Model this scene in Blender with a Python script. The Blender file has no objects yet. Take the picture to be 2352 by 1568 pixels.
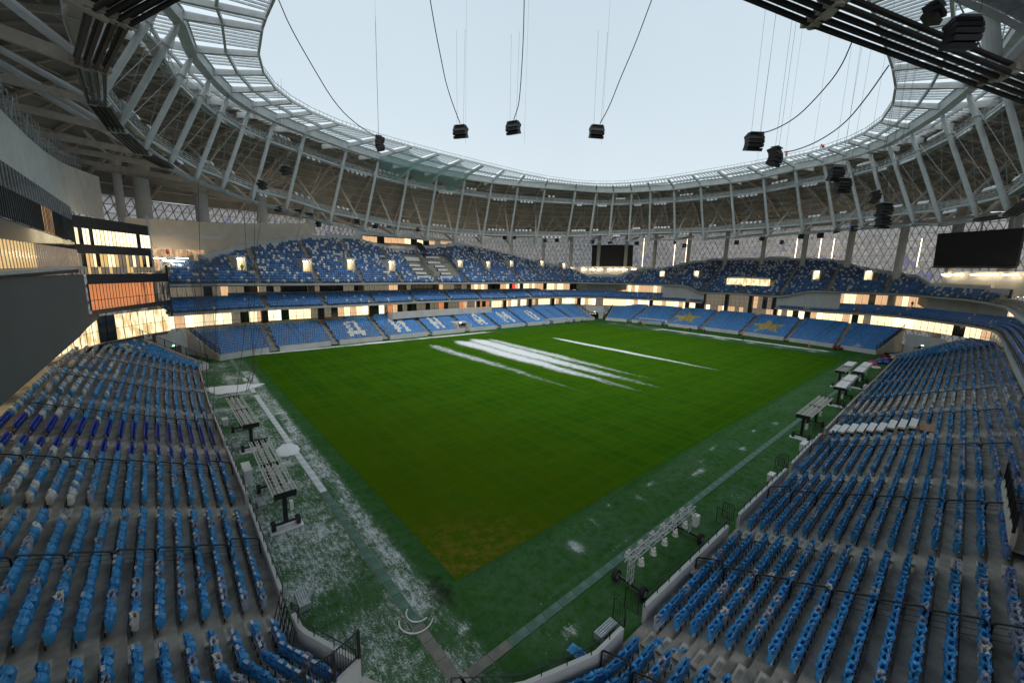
import bpy, math, random
import numpy as np
from mathutils import Vector, Matrix
random.seed(7); RN = np.random.RandomState(7)
scene = bpy.context.scene
COL = scene.collection

# ------------------------------------------------------------------ camera
F = 909.44                                   # focal length for a 2352-wide frame
RM = np.array([[0.75547596, 0.09131343, -0.64878188],
               [-0.65455369, 0.14835463, -0.74131665],
               [0.02855763, 0.98470948, 0.1718479]])
CAM = np.array([-11.2218, -17.0982, 17.7])
cam_data = bpy.data.cameras.new("camera")
cam_data.sensor_width = 36.0
cam_data.lens = 36.0 * F / 2352.0
cam_data.clip_start = 0.3
cam_data.clip_end = 3000
cam = bpy.data.objects.new("camera", cam_data)
U, _, Vt = np.linalg.svd(RM); RO = U @ Vt
cam.matrix_world = Matrix([[*RO[0], CAM[0]], [*RO[1], CAM[1]], [*RO[2], CAM[2]], [0, 0, 0, 1]])
COL.objects.link(cam); scene.camera = cam

# ------------------------------------------------------------------ light
world = bpy.data.worlds.new("World"); scene.world = world; world.use_nodes = True
wn, wl = world.node_tree.nodes, world.node_tree.links
wn.clear()
SUN_EL, SUN_AZ = math.radians(62), math.radians(222)
sky = wn.new("ShaderNodeTexSky"); sky.sky_type = 'NISHITA'; sky.sun_disc = False
sky.sun_elevation = SUN_EL; sky.sun_rotation = SUN_AZ; sky.air_density = 1.3; sky.dust_density = 2.0
bg1 = wn.new("ShaderNodeBackground"); bg1.inputs[1].default_value = 0.05 * 0.4
wl.new(sky.outputs[0], bg1.inputs[0])
bg2 = wn.new("ShaderNodeBackground")         # the even overcast layer
geo = wn.new("ShaderNodeTexCoord"); sep = wn.new("ShaderNodeSeparateXYZ"); wl.new(geo.outputs['Generated'], sep.inputs[0])
ramp = wn.new("ShaderNodeValToRGB"); wl.new(sep.outputs[2], ramp.inputs[0])
ramp.color_ramp.elements[0].position = 0.0; ramp.color_ramp.elements[0].color = (0.78, 0.855, 0.88, 1)
ramp.color_ramp.elements[1].position = 0.75; ramp.color_ramp.elements[1].color = (0.60, 0.73, 0.81, 1)
cn = wn.new('ShaderNodeTexNoise'); cn.inputs['Scale'].default_value = 2.2; cn.inputs['Detail'].default_value = 5; wl.new(geo.outputs['Generated'], cn.inputs['Vector'])
cr = wn.new('ShaderNodeMapRange'); cr.inputs[1].default_value = .35; cr.inputs[2].default_value = .65; cr.inputs[3].default_value = .975; cr.inputs[4].default_value = 1.02; wl.new(cn.outputs[0], cr.inputs[0])
cm = wn.new('ShaderNodeVectorMath'); cm.operation = 'SCALE'; wl.new(ramp.outputs[0], cm.inputs[0]); wl.new(cr.outputs[0], cm.inputs['Scale']); wl.new(cm.outputs[0], bg2.inputs[0]); bg2.inputs[1].default_value = 0.62
addn = wn.new("ShaderNodeAddShader"); wl.new(bg1.outputs[0], addn.inputs[0]); wl.new(bg2.outputs[0], addn.inputs[1])
wo = wn.new("ShaderNodeOutputWorld"); wl.new(addn.outputs[0], wo.inputs[0])
sun_data = bpy.data.lights.new("sun", 'SUN'); sun_data.energy = 1.5; sun_data.angle = math.radians(60); sun_data.color = (1, 0.95, 0.88)
sun = bpy.data.objects.new("sun", sun_data); COL.objects.link(sun)
sd = Vector((math.sin(SUN_AZ) * math.cos(SUN_EL), math.cos(SUN_AZ) * math.cos(SUN_EL), math.sin(SUN_EL)))
sun.rotation_euler = sd.to_track_quat('Z', 'Y').to_euler()
scene.view_settings.view_transform = 'Standard'; scene.view_settings.look = 'None'
scene.view_settings.exposure = 0.50; scene.view_settings.gamma = 1.0
scene.view_settings.use_curve_mapping = False
scene.cycles.use_denoising = True
scene.cycles.max_bounces = 6; scene.cycles.diffuse_bounces = 4; scene.cycles.glossy_bounces = 2
scene.cycles.transmission_bounces = 4; scene.cycles.transparent_max_bounces = 8
scene.cycles.sample_clamp_indirect = 3.0

# ------------------------------------------------------------------ survey helpers (image ray -> point on a known plane)
def ray(u, v):
    d = RO @ np.array([(u - 1176) / F, (784 - v) / F, -1.0]); return d
def at(u, v, z=None, x=None, y=None, dist=None):
    d = ray(u, v)
    if z is not None: t = (z - CAM[2]) / d[2]
    elif x is not None: t = (x - CAM[0]) / d[0]
    elif y is not None: t = (y - CAM[1]) / d[1]
    else: t = dist / np.linalg.norm(d)
    return CAM + d * t
def proj(p):
    q = RO.T @ (np.asarray(p, float) - CAM)
    if q[2] > -0.1: return None
    return 1176 - F * q[0] / q[2], 784 + F * q[1] / q[2], -q[2]
def in_view(p, m=0):
    q = proj(p); return q is not None and -m < q[0] < 2352 + m and -m < q[1] < 1568 + m
def solve_z(px, py, us, vs, z0=-5, z1=70):
    """height at which the vertical line over (px,py) meets the surveyed edge v(u)"""
    a, b = z0, z1
    def f(z):
        q = proj((px, py, z))
        if q is None: return None
        return q[1] - np.interp(q[0], us, vs)
    fa, fb = f(a), f(b)
    if fa is None or fb is None or fa * fb > 0: return None
    for _ in range(40):
        m = (a + b) / 2; fm = f(m)
        if fa * fm > 0: a, fa = m, fm
        else: b = m
    return (a + b) / 2

# ------------------------------------------------------------------ materials
def new_mat(name):
    m = bpy.data.materials.new(name); m.use_nodes = True
    nt = m.node_tree; nt.nodes.clear()
    out = nt.nodes.new("ShaderNodeOutputMaterial"); bs = nt.nodes.new("ShaderNodeBsdfPrincipled")
    nt.links.new(bs.outputs[0], out.inputs[0]); return m, nt, bs, out
def mathn(nt, op, a, b=None, c=None, clamp=False):
    n = nt.nodes.new("ShaderNodeMath"); n.operation = op; n.use_clamp = clamp
    for i, x in enumerate((a, b, c)):
        if x is None: continue
        if isinstance(x, (int, float)): n.inputs[i].default_value = x
        else: nt.links.new(x, n.inputs[i])
    return n.outputs[0]
def mixc(nt, f, a, b, mode='MIX'):
    n = nt.nodes.new("ShaderNodeMix"); n.data_type = 'RGBA'; n.blend_type = mode
    for i, x in ((0, f), (6, a), (7, b)):
        if isinstance(x, (int, float)): n.inputs[i].default_value = x
        elif isinstance(x, (tuple, list)): n.inputs[i].default_value = (*x[:3], 1)
        else: nt.links.new(x, n.inputs[i])
    return n.outputs[2]
def noise(nt, scale, detail=3, rough=0.55, vec=None, stretch=None):
    n = nt.nodes.new("ShaderNodeTexNoise"); n.inputs['Scale'].default_value = scale
    n.inputs['Detail'].default_value = detail; n.inputs['Roughness'].default_value = rough
    if vec is None:
        tc = nt.nodes.new("ShaderNodeTexCoord"); vec = tc.outputs['Object']
    if stretch:
        mp = nt.nodes.new("ShaderNodeMapping"); mp.inputs['Scale'].default_value = stretch
        nt.links.new(vec, mp.inputs[0]); vec = mp.outputs[0]
    nt.links.new(vec, n.inputs['Vector']); return n.outputs[0]
def ss(nt, x, a, b):
    n = nt.nodes.new("ShaderNodeMapRange"); n.interpolation_type = 'SMOOTHSTEP'
    n.inputs[1].default_value = a; n.inputs[2].default_value = b
    nt.links.new(x, n.inputs[0]); return n.outputs[0]
def attr(nt, name, fac=True):
    n = nt.nodes.new("ShaderNodeAttribute"); n.attribute_name = name
    return n.outputs['Fac'] if fac else n.outputs['Color']
MATS = {}
def mat(name, col, rough=0.6, metal=0.0, var=0.15, scale=1.5, bump=0.0, bscale=40, dirt=None, spec=0.5):
    """plain painted / cast surface with mottling"""
    m, nt, bs, out = new_mat(name)
    n1 = noise(nt, scale, 5, 0.6)
    f = ss(nt, n1, 0.35, 0.68)
    dk = tuple(c * (1 - var) for c in col); lt = tuple(min(1, c * (1 + var)) for c in col)
    c = mixc(nt, f, dk, lt)
    if dirt:
        n2 = noise(nt, scale * 0.35, 6, 0.65); c = mixc(nt, mathn(nt, 'MULTIPLY', ss(nt, n2, 0.5, 0.72), dirt[3]), c, dirt[:3])
    nt.links.new(c, bs.inputs['Base Color'])
    bs.inputs['Roughness'].default_value = rough; bs.inputs['Metallic'].default_value = metal
    bs.inputs['Specular IOR Level'].default_value = spec
    if bump:
        b = nt.nodes.new("ShaderNodeBump"); b.inputs['Strength'].default_value = bump; b.inputs['Distance'].default_value = 0.02
        nt.links.new(noise(nt, bscale, 3), b.inputs['Height']); nt.links.new(b.outputs[0], bs.inputs['Normal'])
    MATS[name] = m; return m
def emat(name, col, strength, var=0.0, scale=0.6, col2=None):
    m, nt, bs, out = new_mat(name)
    bs.inputs['Base Color'].default_value = (0.05, 0.05, 0.05, 1); bs.inputs['Roughness'].default_value = 0.12
    c = col
    if col2 is not None:
        c = mixc(nt, ss(nt, noise(nt, scale, 2, 0.5, stretch=(1, 1, 0.35)), 0.42, 0.6), col, col2)
        nt.links.new(c, bs.inputs['Emission Color'])
    else: bs.inputs['Emission Color'].default_value = (*col, 1)
    bs.inputs['Emission Strength'].default_value = strength
    MATS[name] = m; return m
def tint_mat(name, rough=0.45, spec=0.5, sheen=False):
    m, nt, bs, out = new_mat(name)
    n1 = noise(nt, 2.5, 3)
    c = mixc(nt, mathn(nt, 'MULTIPLY', ss(nt, n1, 0.3, 0.7), 0.25), attr(nt, 'tint', False), (0.02, 0.03, 0.05))
    nt.links.new(c, bs.inputs['Base Color']); bs.inputs['Roughness'].default_value = rough
    bs.inputs['Specular IOR Level'].default_value = spec
    MATS[name] = m; return m
CONC = mat('concrete', (0.335, 0.315, 0.275), 0.85, var=0.22, scale=1.1, bump=0.5, bscale=25, dirt=(0.11, 0.10, 0.09, 0.75))
CONC2 = mat('concrete_step', (0.42, 0.40, 0.36), 0.85, var=0.15, scale=2, bump=0.3, dirt=(0.2, 0.19, 0.17, 0.5))
WALLW = mat('white_render', (0.58, 0.585, 0.58), 0.8, var=0.06, scale=0.7, dirt=(0.35, 0.33, 0.31, 0.35))
WALLC = mat('cream_wall', (0.62, 0.57, 0.49), 0.85, var=0.06, scale=0.5)
WALLG = mat('grey_panel', (0.10, 0.105, 0.105), 0.7, var=0.05, scale=0.2)
STEELW = mat('white_steel', (0.50, 0.53, 0.54), 0.45, var=0.08, scale=0.8, spec=0.5)
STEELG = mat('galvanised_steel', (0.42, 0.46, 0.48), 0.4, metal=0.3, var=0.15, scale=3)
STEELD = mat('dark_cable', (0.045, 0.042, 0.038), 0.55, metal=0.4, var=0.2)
BEIGE = mat('primed_steel', (0.42, 0.39, 0.34), 0.6, var=0.12, scale=1.2)
BLACK = mat('black_metal', (0.012, 0.013, 0.014), 0.4, var=0.2)
BLACKP = mat('black_plastic', (0.010, 0.010, 0.011), 0.55, var=0.2, scale=4)
GLASSD = mat('dark_glass', (0.012, 0.014, 0.013), 0.08, var=0.2, spec=0.8)
DECK = mat('roof_deck', (0.215, 0.218, 0.212), 0.75, var=0.12, scale=0.3)
RUBBER = mat('rubber', (0.02, 0.02, 0.02), 0.8, var=0.3, scale=6)
WHITEP = mat('white_paint', (0.74, 0.75, 0.75), 0.5, var=0.06, scale=3)
RED = mat('red_paint', (0.45, 0.03, 0.03), 0.45, var=0.15)
REDL = mat('red_fabric', (0.55, 0.05, 0.05), 0.8, var=0.1)
ORANGE = mat('orange_cloth', (0.70, 0.14, 0.03), 0.8, var=0.1)
GREENV = mat('yellow_green_vest', (0.35, 0.60, 0.06), 0.8, var=0.1)
NAVY = mat('dark_cloth', (0.02, 0.025, 0.035), 0.85, var=0.2)
SKIN = mat('skin', (0.45, 0.28, 0.2), 0.6, var=0.05)
WOOD = mat('plywood', (0.33, 0.19, 0.10), 0.7, var=0.15, scale=3)
TARPW = mat('pale_tarpaulin', (0.52, 0.50, 0.45), 0.6, var=0.12, scale=2)
TARPB = mat('blue_tarpaulin', (0.03, 0.10, 0.42), 0.4, var=0.2, scale=2)
SNOWM = mat('snow', (0.82, 0.84, 0.86), 0.7, var=0.04, scale=3, bump=0.6, bscale=12, dirt=(0.66, 0.66, 0.64, 0.5))
WRAPB = mat('blue_film', (0.06, 0.30, 0.62), 0.25, var=0.3, scale=5, bump=0.5, bscale=14)
SEAT = tint_mat('seat_plastic', 0.30)
LIT = emat('lit_window', (1.0, 0.80, 0.47), 1.15, scale=1.4, col2=(0.55, 0.38, 0.17))
LITW = emat('lit_room_bright', (1.0, 0.84, 0.52), 1.5, scale=1.1, col2=(0.85, 0.62, 0.33))
LITT = emat('lit_room_tan', (0.62, 0.38, 0.20), 0.95, scale=1.3, col2=(0.30, 0.17, 0.09))
LITD = emat('lit_room_dim', (0.20, 0.17, 0.12), 0.6, scale=1.3, col2=(0.02, 0.02, 0.02))
LITO = emat('lit_room_amber', (0.70, 0.24, 0.08), 0.75, scale=1.2, col2=(0.22, 0.09, 0.05))
LITR = emat('lit_red_board', (0.8, 0.05, 0.05), 0.9)
emat('fill_tube', (1.0, .80, .54), 48.0)  # glow of the added lamps hidden behind the upper tier
LAMP = emat('lamp_tube', (1.0, 0.86, 0.62), 18.0)
EXITG = emat('exit_sign_face', (0.55, 1.0, 0.85), 2.0)

# ------------------------------------------------------------------ mesh building
class MB:
    def __init__(s): s.v = []; s.f = []; s.m = []
    def add(s, vs, fs, mi=0):
        o = len(s.v); s.v += [tuple(map(float, p)) for p in vs]
        s.f += [tuple(i + o for i in f) for f in fs]; s.m += [mi] * len(fs)
    def quad(s, a, b, c, d, mi=0): s.add([a, b, c, d], [(0, 1, 2, 3)], mi)
    def box(s, c, sx, sy, sz, rz=0.0, mi=0, X=None, Y=None, Z=None):
        c = np.asarray(c, float)
        if X is None:
            X = np.array([math.cos(rz), math.sin(rz), 0]); Y = np.array([-math.sin(rz), math.cos(rz), 0]); Z = np.array([0, 0, 1.0])
        vs = [c + X * sx / 2 * a + Y * sy / 2 * b + Z * sz / 2 * d for a, b, d in
              ((-1, -1, -1), (1, -1, -1), (1, 1, -1), (-1, 1, -1), (-1, -1, 1), (1, -1, 1), (1, 1, 1), (-1, 1, 1))]
        s.add(vs, [(0, 3, 2, 1), (4, 5, 6, 7), (0, 1, 5, 4), (1, 2, 6, 5), (2, 3, 7, 6), (3, 0, 4, 7)], mi)
    def beam(s, p, q, w, h, mi=0, up=(0, 0, 1)):
        p, q = np.asarray(p, float), np.asarray(q, float); d = q - p; L = np.linalg.norm(d)
        if L < 1e-6: return
        d /= L; u = np.asarray(up, float); sd = np.cross(d, u)
        if np.linalg.norm(sd) < 1e-3: sd = np.cross(d, (1, 0, 0))
        sd /= np.linalg.norm(sd); u2 = np.cross(sd, d)
        s.box((p + q) / 2, L, w, h, X=d, Y=sd, Z=u2, mi=mi)
    def tube(s, p, q, r, n=8, mi=0, r2=None, cap=True):
        p, q = np.asarray(p, float), np.asarray(q, float); d = q - p; L = np.linalg.norm(d)
        if L < 1e-6: return
        d /= L; a = np.cross(d, (0, 0, 1))
        if np.linalg.norm(a) < 1e-3: a = np.cross(d, (1, 0, 0))
        a /= np.linalg.norm(a); b = np.cross(d, a); r2 = r if r2 is None else r2
        vs = []
        for c, rr in ((p, r), (q, r2)):
            for i in range(n):
                t = 2 * math.pi * i / n; vs.append(c + (a * math.cos(t) + b * math.sin(t)) * rr)
        fs = [(i, (i + 1) % n, n + (i + 1) % n, n + i) for i in range(n)]
        if cap: fs += [tuple(range(n))[::-1], tuple(range(n, 2 * n))]
        s.add(vs, fs, mi)
    def path(s, pts, r, n=6, mi=0):
        for a, b in zip(pts[:-1], pts[1:]): s.tube(a, b, r, n, mi)
    def lathe(s, c, prof, n=12, mi=0, axis='z'):
        c = np.asarray(c, float); vs = []; fs = []
        for r, z in prof:
            for i in range(n):
                t = 2 * math.pi * i / n; x, y = r * math.cos(t), r * math.sin(t)
                vs.append(c + ((x, y, z) if axis == 'z' else (z, x, y) if axis == 'x' else (x, z, y)))
        for k in range(len(prof) - 1):
            fs += [(k * n + i, k * n + (i + 1) % n, (k + 1) * n + (i + 1) % n, (k + 1) * n + i) for i in range(n)]
        fs += [tuple(range(n))[::-1], tuple(range((len(prof) - 1) * n, len(prof) * n))]
        s.add(vs, fs, mi)
    def sheet(s, rows, mi=0):
        n = len(rows[0]); vs = [p for r in rows for p in r]
        fs = [(k * n + i, k * n + i + 1, (k + 1) * n + i + 1, (k + 1) * n + i) for k in range(len(rows) - 1) for i in range(n - 1)]
        s.add(vs, fs, mi)
    def mesh(s, name, mats, smooth=False):
        me = bpy.data.meshes.new(name); me.from_pydata(s.v, [], s.f)
        mats = mats if isinstance(mats, (list, tuple)) else [mats]
        for m in mats: me.materials.append(m)
        if len(mats) > 1: me.polygons.foreach_set('material_index', s.m)
        if smooth: me.polygons.foreach_set('use_smooth', [True] * len(me.polygons))
        me.update(); return me
    def build(s, name, mats, parent=None, smooth=False, **kw):
        o = bpy.data.objects.new(name, s.mesh(name, mats, smooth)); COL.objects.link(o)
        if parent: o.parent = parent
        return tag(o, **kw)
def tag(o, label=None, cat=None, group=None, kind=None):
    if label: o['label'] = label
    if cat: o['category'] = cat
    if group: o['group'] = group
    if kind: o['kind'] = kind
    return o
def empty(name, loc=(0, 0, 0), rz=0.0, **kw):
    o = bpy.data.objects.new(name, None); o.location = loc; o.rotation_euler = (0, 0, rz)
    o.empty_display_size = 0.2; COL.objects.link(o); return tag(o, **kw)
def inst(name, me, loc=(0, 0, 0), rz=0.0, parent=None, scale=None, **kw):
    o = bpy.data.objects.new(name, me); o.location = loc; o.rotation_euler = (0, 0, rz)
    if scale: o.scale = scale
    COL.objects.link(o)
    if parent: o.parent = parent
    return tag(o, **kw)
def bulk(name, verts, quads, cols, m, **kw):
    """one mesh from numpy arrays, with a per-point 'tint'"""
    me = bpy.data.meshes.new(name); nv, nq = len(verts), len(quads)
    me.vertices.add(nv); me.vertices.foreach_set('co', verts.astype(np.float32).ravel())
    me.loops.add(nq * 4); me.loops.foreach_set('vertex_index', quads.astype(np.int32).ravel())
    me.polygons.add(nq); me.polygons.foreach_set('loop_start', np.arange(0, nq * 4, 4, dtype=np.int32))
    me.update(calc_edges=True)
    if cols is not None:
        a = me.attributes.new('tint', 'FLOAT_COLOR', 'POINT'); a.data.foreach_set('color', cols.astype(np.float32).ravel())
    me.materials.append(m); o = bpy.data.objects.new(name, me); COL.objects.link(o); return tag(o, **kw)

# ------------------------------------------------------------------ plan curves
def densify(P, step=1.0, smooth=0):
    P = np.asarray(P, float)
    for _ in range(smooth):
        Q = [P[0]]
        for a, b in zip(P[:-1], P[1:]): Q += [a * .75 + b * .25, a * .25 + b * .75]
        P = np.array(Q + [P[-1]])
    L = np.r_[0, np.cumsum(np.linalg.norm(np.diff(P, axis=0), axis=1))]
    n = max(2, int(round(L[-1] / step)) + 1); t = np.linspace(0, L[-1], n)
    return np.stack([np.interp(t, L, P[:, 0]), np.interp(t, L, P[:, 1])], 1)
def vnormals(P, closed=False):
    """mitred outward normals; outward = away from the pitch centre"""
    P = np.asarray(P, float); n = len(P); out = []
    for i in range(n):
        es = []
        for a, b in ((i - 1, i), (i, i + 1)):
            if closed or (a >= 0 and b < n):
                e = P[b % n] - P[a % n]; L = np.linalg.norm(e)
                if L > 1e-9: es.append(e / L)
        ns = []
        for e in es:
            m = np.array([e[1], -e[0]])
            if m @ (P[i] - np.array([54, 36])) < 0: m = -m
            ns.append(m)
        m = sum(ns); m = m / np.linalg.norm(m); c = m @ ns[0]
        out.append(m / max(c, 0.5))
    return np.array(out)
def offset(P, d, closed=False): return np.asarray(P) + vnormals(P, closed) * d
def superell(cx, cy, a, b, n, N=144, t0=0.0):
    t = t0 + np.arange(N) / N * 2 * math.pi; c, s = np.cos(t), np.sin(t)
    r = (np.abs(c / a) ** n + np.abs(s / b) ** n) ** (-1 / n)
    return np.stack([cx + r * c, cy + r * s], 1)
def ray_curve(u, v, P):
    """farthest hit of the image ray with the vertical cylinder over closed plan curve P"""
    d = ray(u, v); best = None
    for i in range(len(P)):
        a, b = P[i], P[(i + 1) % len(P)]
        M = np.array([[d[0], -(b - a)[0]], [d[1], -(b - a)[1]]])
        if abs(np.linalg.det(M)) < 1e-9: continue
        t, s = np.linalg.solve(M, a - CAM[:2])
        if t > 0 and -1e-6 <= s <= 1 + 1e-6 and (best is None or t > best): best = t
    return None if best is None else CAM + d * best
# ------------------------------------------------------------------ the field
def vnoise(x, y, s, seed=0):
    """smooth value noise in [0,1] for laying out snow and wear"""
    r = np.random.RandomState(seed); T = r.rand(64, 64)
    X, Y = x / s, y / s; xi, yi = np.floor(X).astype(int), np.floor(Y).astype(int); fx, fy = X - xi, Y - yi
    fx = fx * fx * (3 - 2 * fx); fy = fy * fy * (3 - 2 * fy)
    g = lambda a, b: T[a % 64, b % 64]
    return (g(xi, yi) * (1 - fx) + g(xi + 1, yi) * fx) * (1 - fy) + (g(xi, yi + 1) * (1 - fx) + g(xi + 1, yi + 1) * fx) * fy
def band(v, a, b, soft):
    return np.clip((v - a) / soft + .5, 0, 1) * np.clip((b - v) / soft + .5, 0, 1)
def field_sheet(name, x0, x1, y0, y1, step, z, m, dens, **kw):
    xs = np.arange(x0, x1 + step / 2, step); ys = np.arange(y0, y1 + step / 2, step); xs[-1] = x1; ys[-1] = y1
    X, Y = np.meshgrid(xs, ys); nx, ny = len(xs), len(ys)
    V = np.stack([X.ravel(), Y.ravel(), np.full(X.size, z)], 1)
    i = np.arange(nx - 1)[None, :] + np.arange(ny - 1)[:, None] * nx
    Q = np.stack([i, i + 1, i + nx + 1, i + nx], -1).reshape(-1, 4)
    o = bulk(name, V, Q, None, m, **kw)
    a = o.data.attributes.new('snow', 'FLOAT', 'POINT'); a.data.foreach_set('value', dens(X, Y).ravel().astype(np.float32))
    return o
def snow_pitch(X, Y):
    w = (vnoise(X, Y, 6, 3) - .5)
    d = np.zeros_like(X)
    def streak(xc, hw, y0, y1, amt, taper=14, slant=0.0):
        t = np.clip((Y - y0) / taper, 0, 1) * np.clip((y1 - Y) / 5, 0, 1)
        c = xc + slant * (Y - y0) + w * 0.8
        return amt * t ** .28 * np.exp(-np.abs((X - c) / (1.65 * hw * (0.35 + 0.65 * t))) ** 2.2)
    for a in ((35.6, 1.5, 14, 68, .75, 34), (43.4, 2.0, 12, 69, .98, 30, .015), (47.6, 2.3, 11, 69, 1.0, 36, .02), (51.6, 1.5, 13, 67, .80, 26, .02), (40.0, 1.4, 24, 64, .28, 20),
              (69.2, 0.9, 8, 59, .98, 26), (67.3, 1.2, 26, 58, .35, 20), (77.2, .55, 16, 46, .52, 14), (45.5, 5.2, 30, 69, .55, 20)):
        d = np.maximum(d, streak(*a))
    e = .50 * band(X, 103, 108, 3) * band(Y, 46, 70, 6) * (vnoise(X, Y, 2.2, 5) > .52)
    e2 = .40 * band(X, 100, 108, 5) * band(Y, -1, 24, 8) * (.4 + vnoise(X, Y, 1.6, 8))
    return np.maximum(d, np.maximum(e, e2))
def snow_apron(X, Y):
    n1, n2 = vnoise(X, Y, 2.4, 11), vnoise(X * 1.0, Y * .35, 1.3, 12)
    d = np.full_like(X, .10)
    west = band(X, -9, -0.9, 1.2)
    d = np.maximum(d, west * (0.56 + .30 * (n1 - .5) + .12 * (n2 - .5)) * band(Y, -12, 72, 4))
    d = np.maximum(d, band(X, -3.9, -3.5, .5) * .55 * band(Y, 2, 60, 4))
    d = np.maximum(d, band(X, -2.7, -1.3, .7) * (.52 + .3 * n2) * band(Y, 1, 62, 6))
    d = np.maximum(d, band(X, -5.3, -4.1, .5) * (.50 + .25 * n1) * band(Y, 9, 40, 6))
    d = np.maximum(d, .62 * np.exp(-(((X + 3.0) / 4.2) ** 2 + ((Y + 4.6) / 3.0) ** 2)) + .06 * n1)
    d = np.maximum(d, .42 * np.exp(-(((X - 1.5) / 5) ** 2 + ((Y + 5.6) / 1.6) ** 2)))
    south = band(Y, -9, -.5, 1)
    d = np.maximum(d, south * (.30 + .22 * (n1 - .5)))
    d = np.maximum(d, band(Y, -4.6, -3.9, .6) * .42 * band(X, 0, 14, 5) * (0.8 + .6 * n1))
    d = np.maximum(d, band(Y, -8, -5.4, .6) * .36 * band(X, 16, 34, 4) * (0.5 + .8 * n2))
    d = np.maximum(d, band(Y, -6.8, -2, 1) * .30 * band(X, 20, 30, 3) * n1 * 1.4)
    d = np.maximum(d, band(X, -1.0, 0.1, .4) * .16)                 # bare dark strip beside the pitch
    d = np.where(band(X, -1.25, 0.1, .2) > .5, np.minimum(d, .2), d)
    d = np.maximum(d, band(Y, 74.2, 76.4, .8) * (.66 + .3 * n1) * band(X, -4, 62, 6))
    d = np.maximum(d, band(X, 110, 118.5, 3) * band(Y, 4, 72, 6) * (.42 + .7 * (n1 - .45)))
    d = np.maximum(d, band(X, 114.6, 117.2, .8) * band(Y, 4, 52, 3) * (.80 + .2 * n1))
    for cx, cy, sx, sy, am in ((7.7, -2.5, .75, 1.1, .85), (10.9, -1.4, .3, .9, .75), (19.0, -1.4, 1.0, .35, .8), (16.2, -1.9, .5, .9, .7), (2.6, -6.4, 1.1, .5, .75), (24.5, -3.0, 2.0, .5, .8), (27, -2.2, .8, .5, .7),
                               (33.5, -3.6, 1.0, .6, .8), (40, -2.6, .9, .4, .8), (13.4, -1.0, .5, .4, .7), (-1.5, -2.8, .7, .4, .85), (-1.9, -2.2, .5, .8, .7), (31, -1.6, 1.2, .4, .75), (45.0, -3.4, 1.4, .5, .75), (-5.9, 56, .25, 5, .8), (-2.4, 68, 1.0, 3.5, .6), (9.4, -5.0, 1.4, .5, .5), (-5.5, 40, 1.0, 1.0, .5)):
        d = np.maximum(d, am * .98 * np.exp(-(((X - cx) / sx) ** 2 + ((Y - cy) / sy) ** 2)))
    return np.clip(d, 0, 1)
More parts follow.
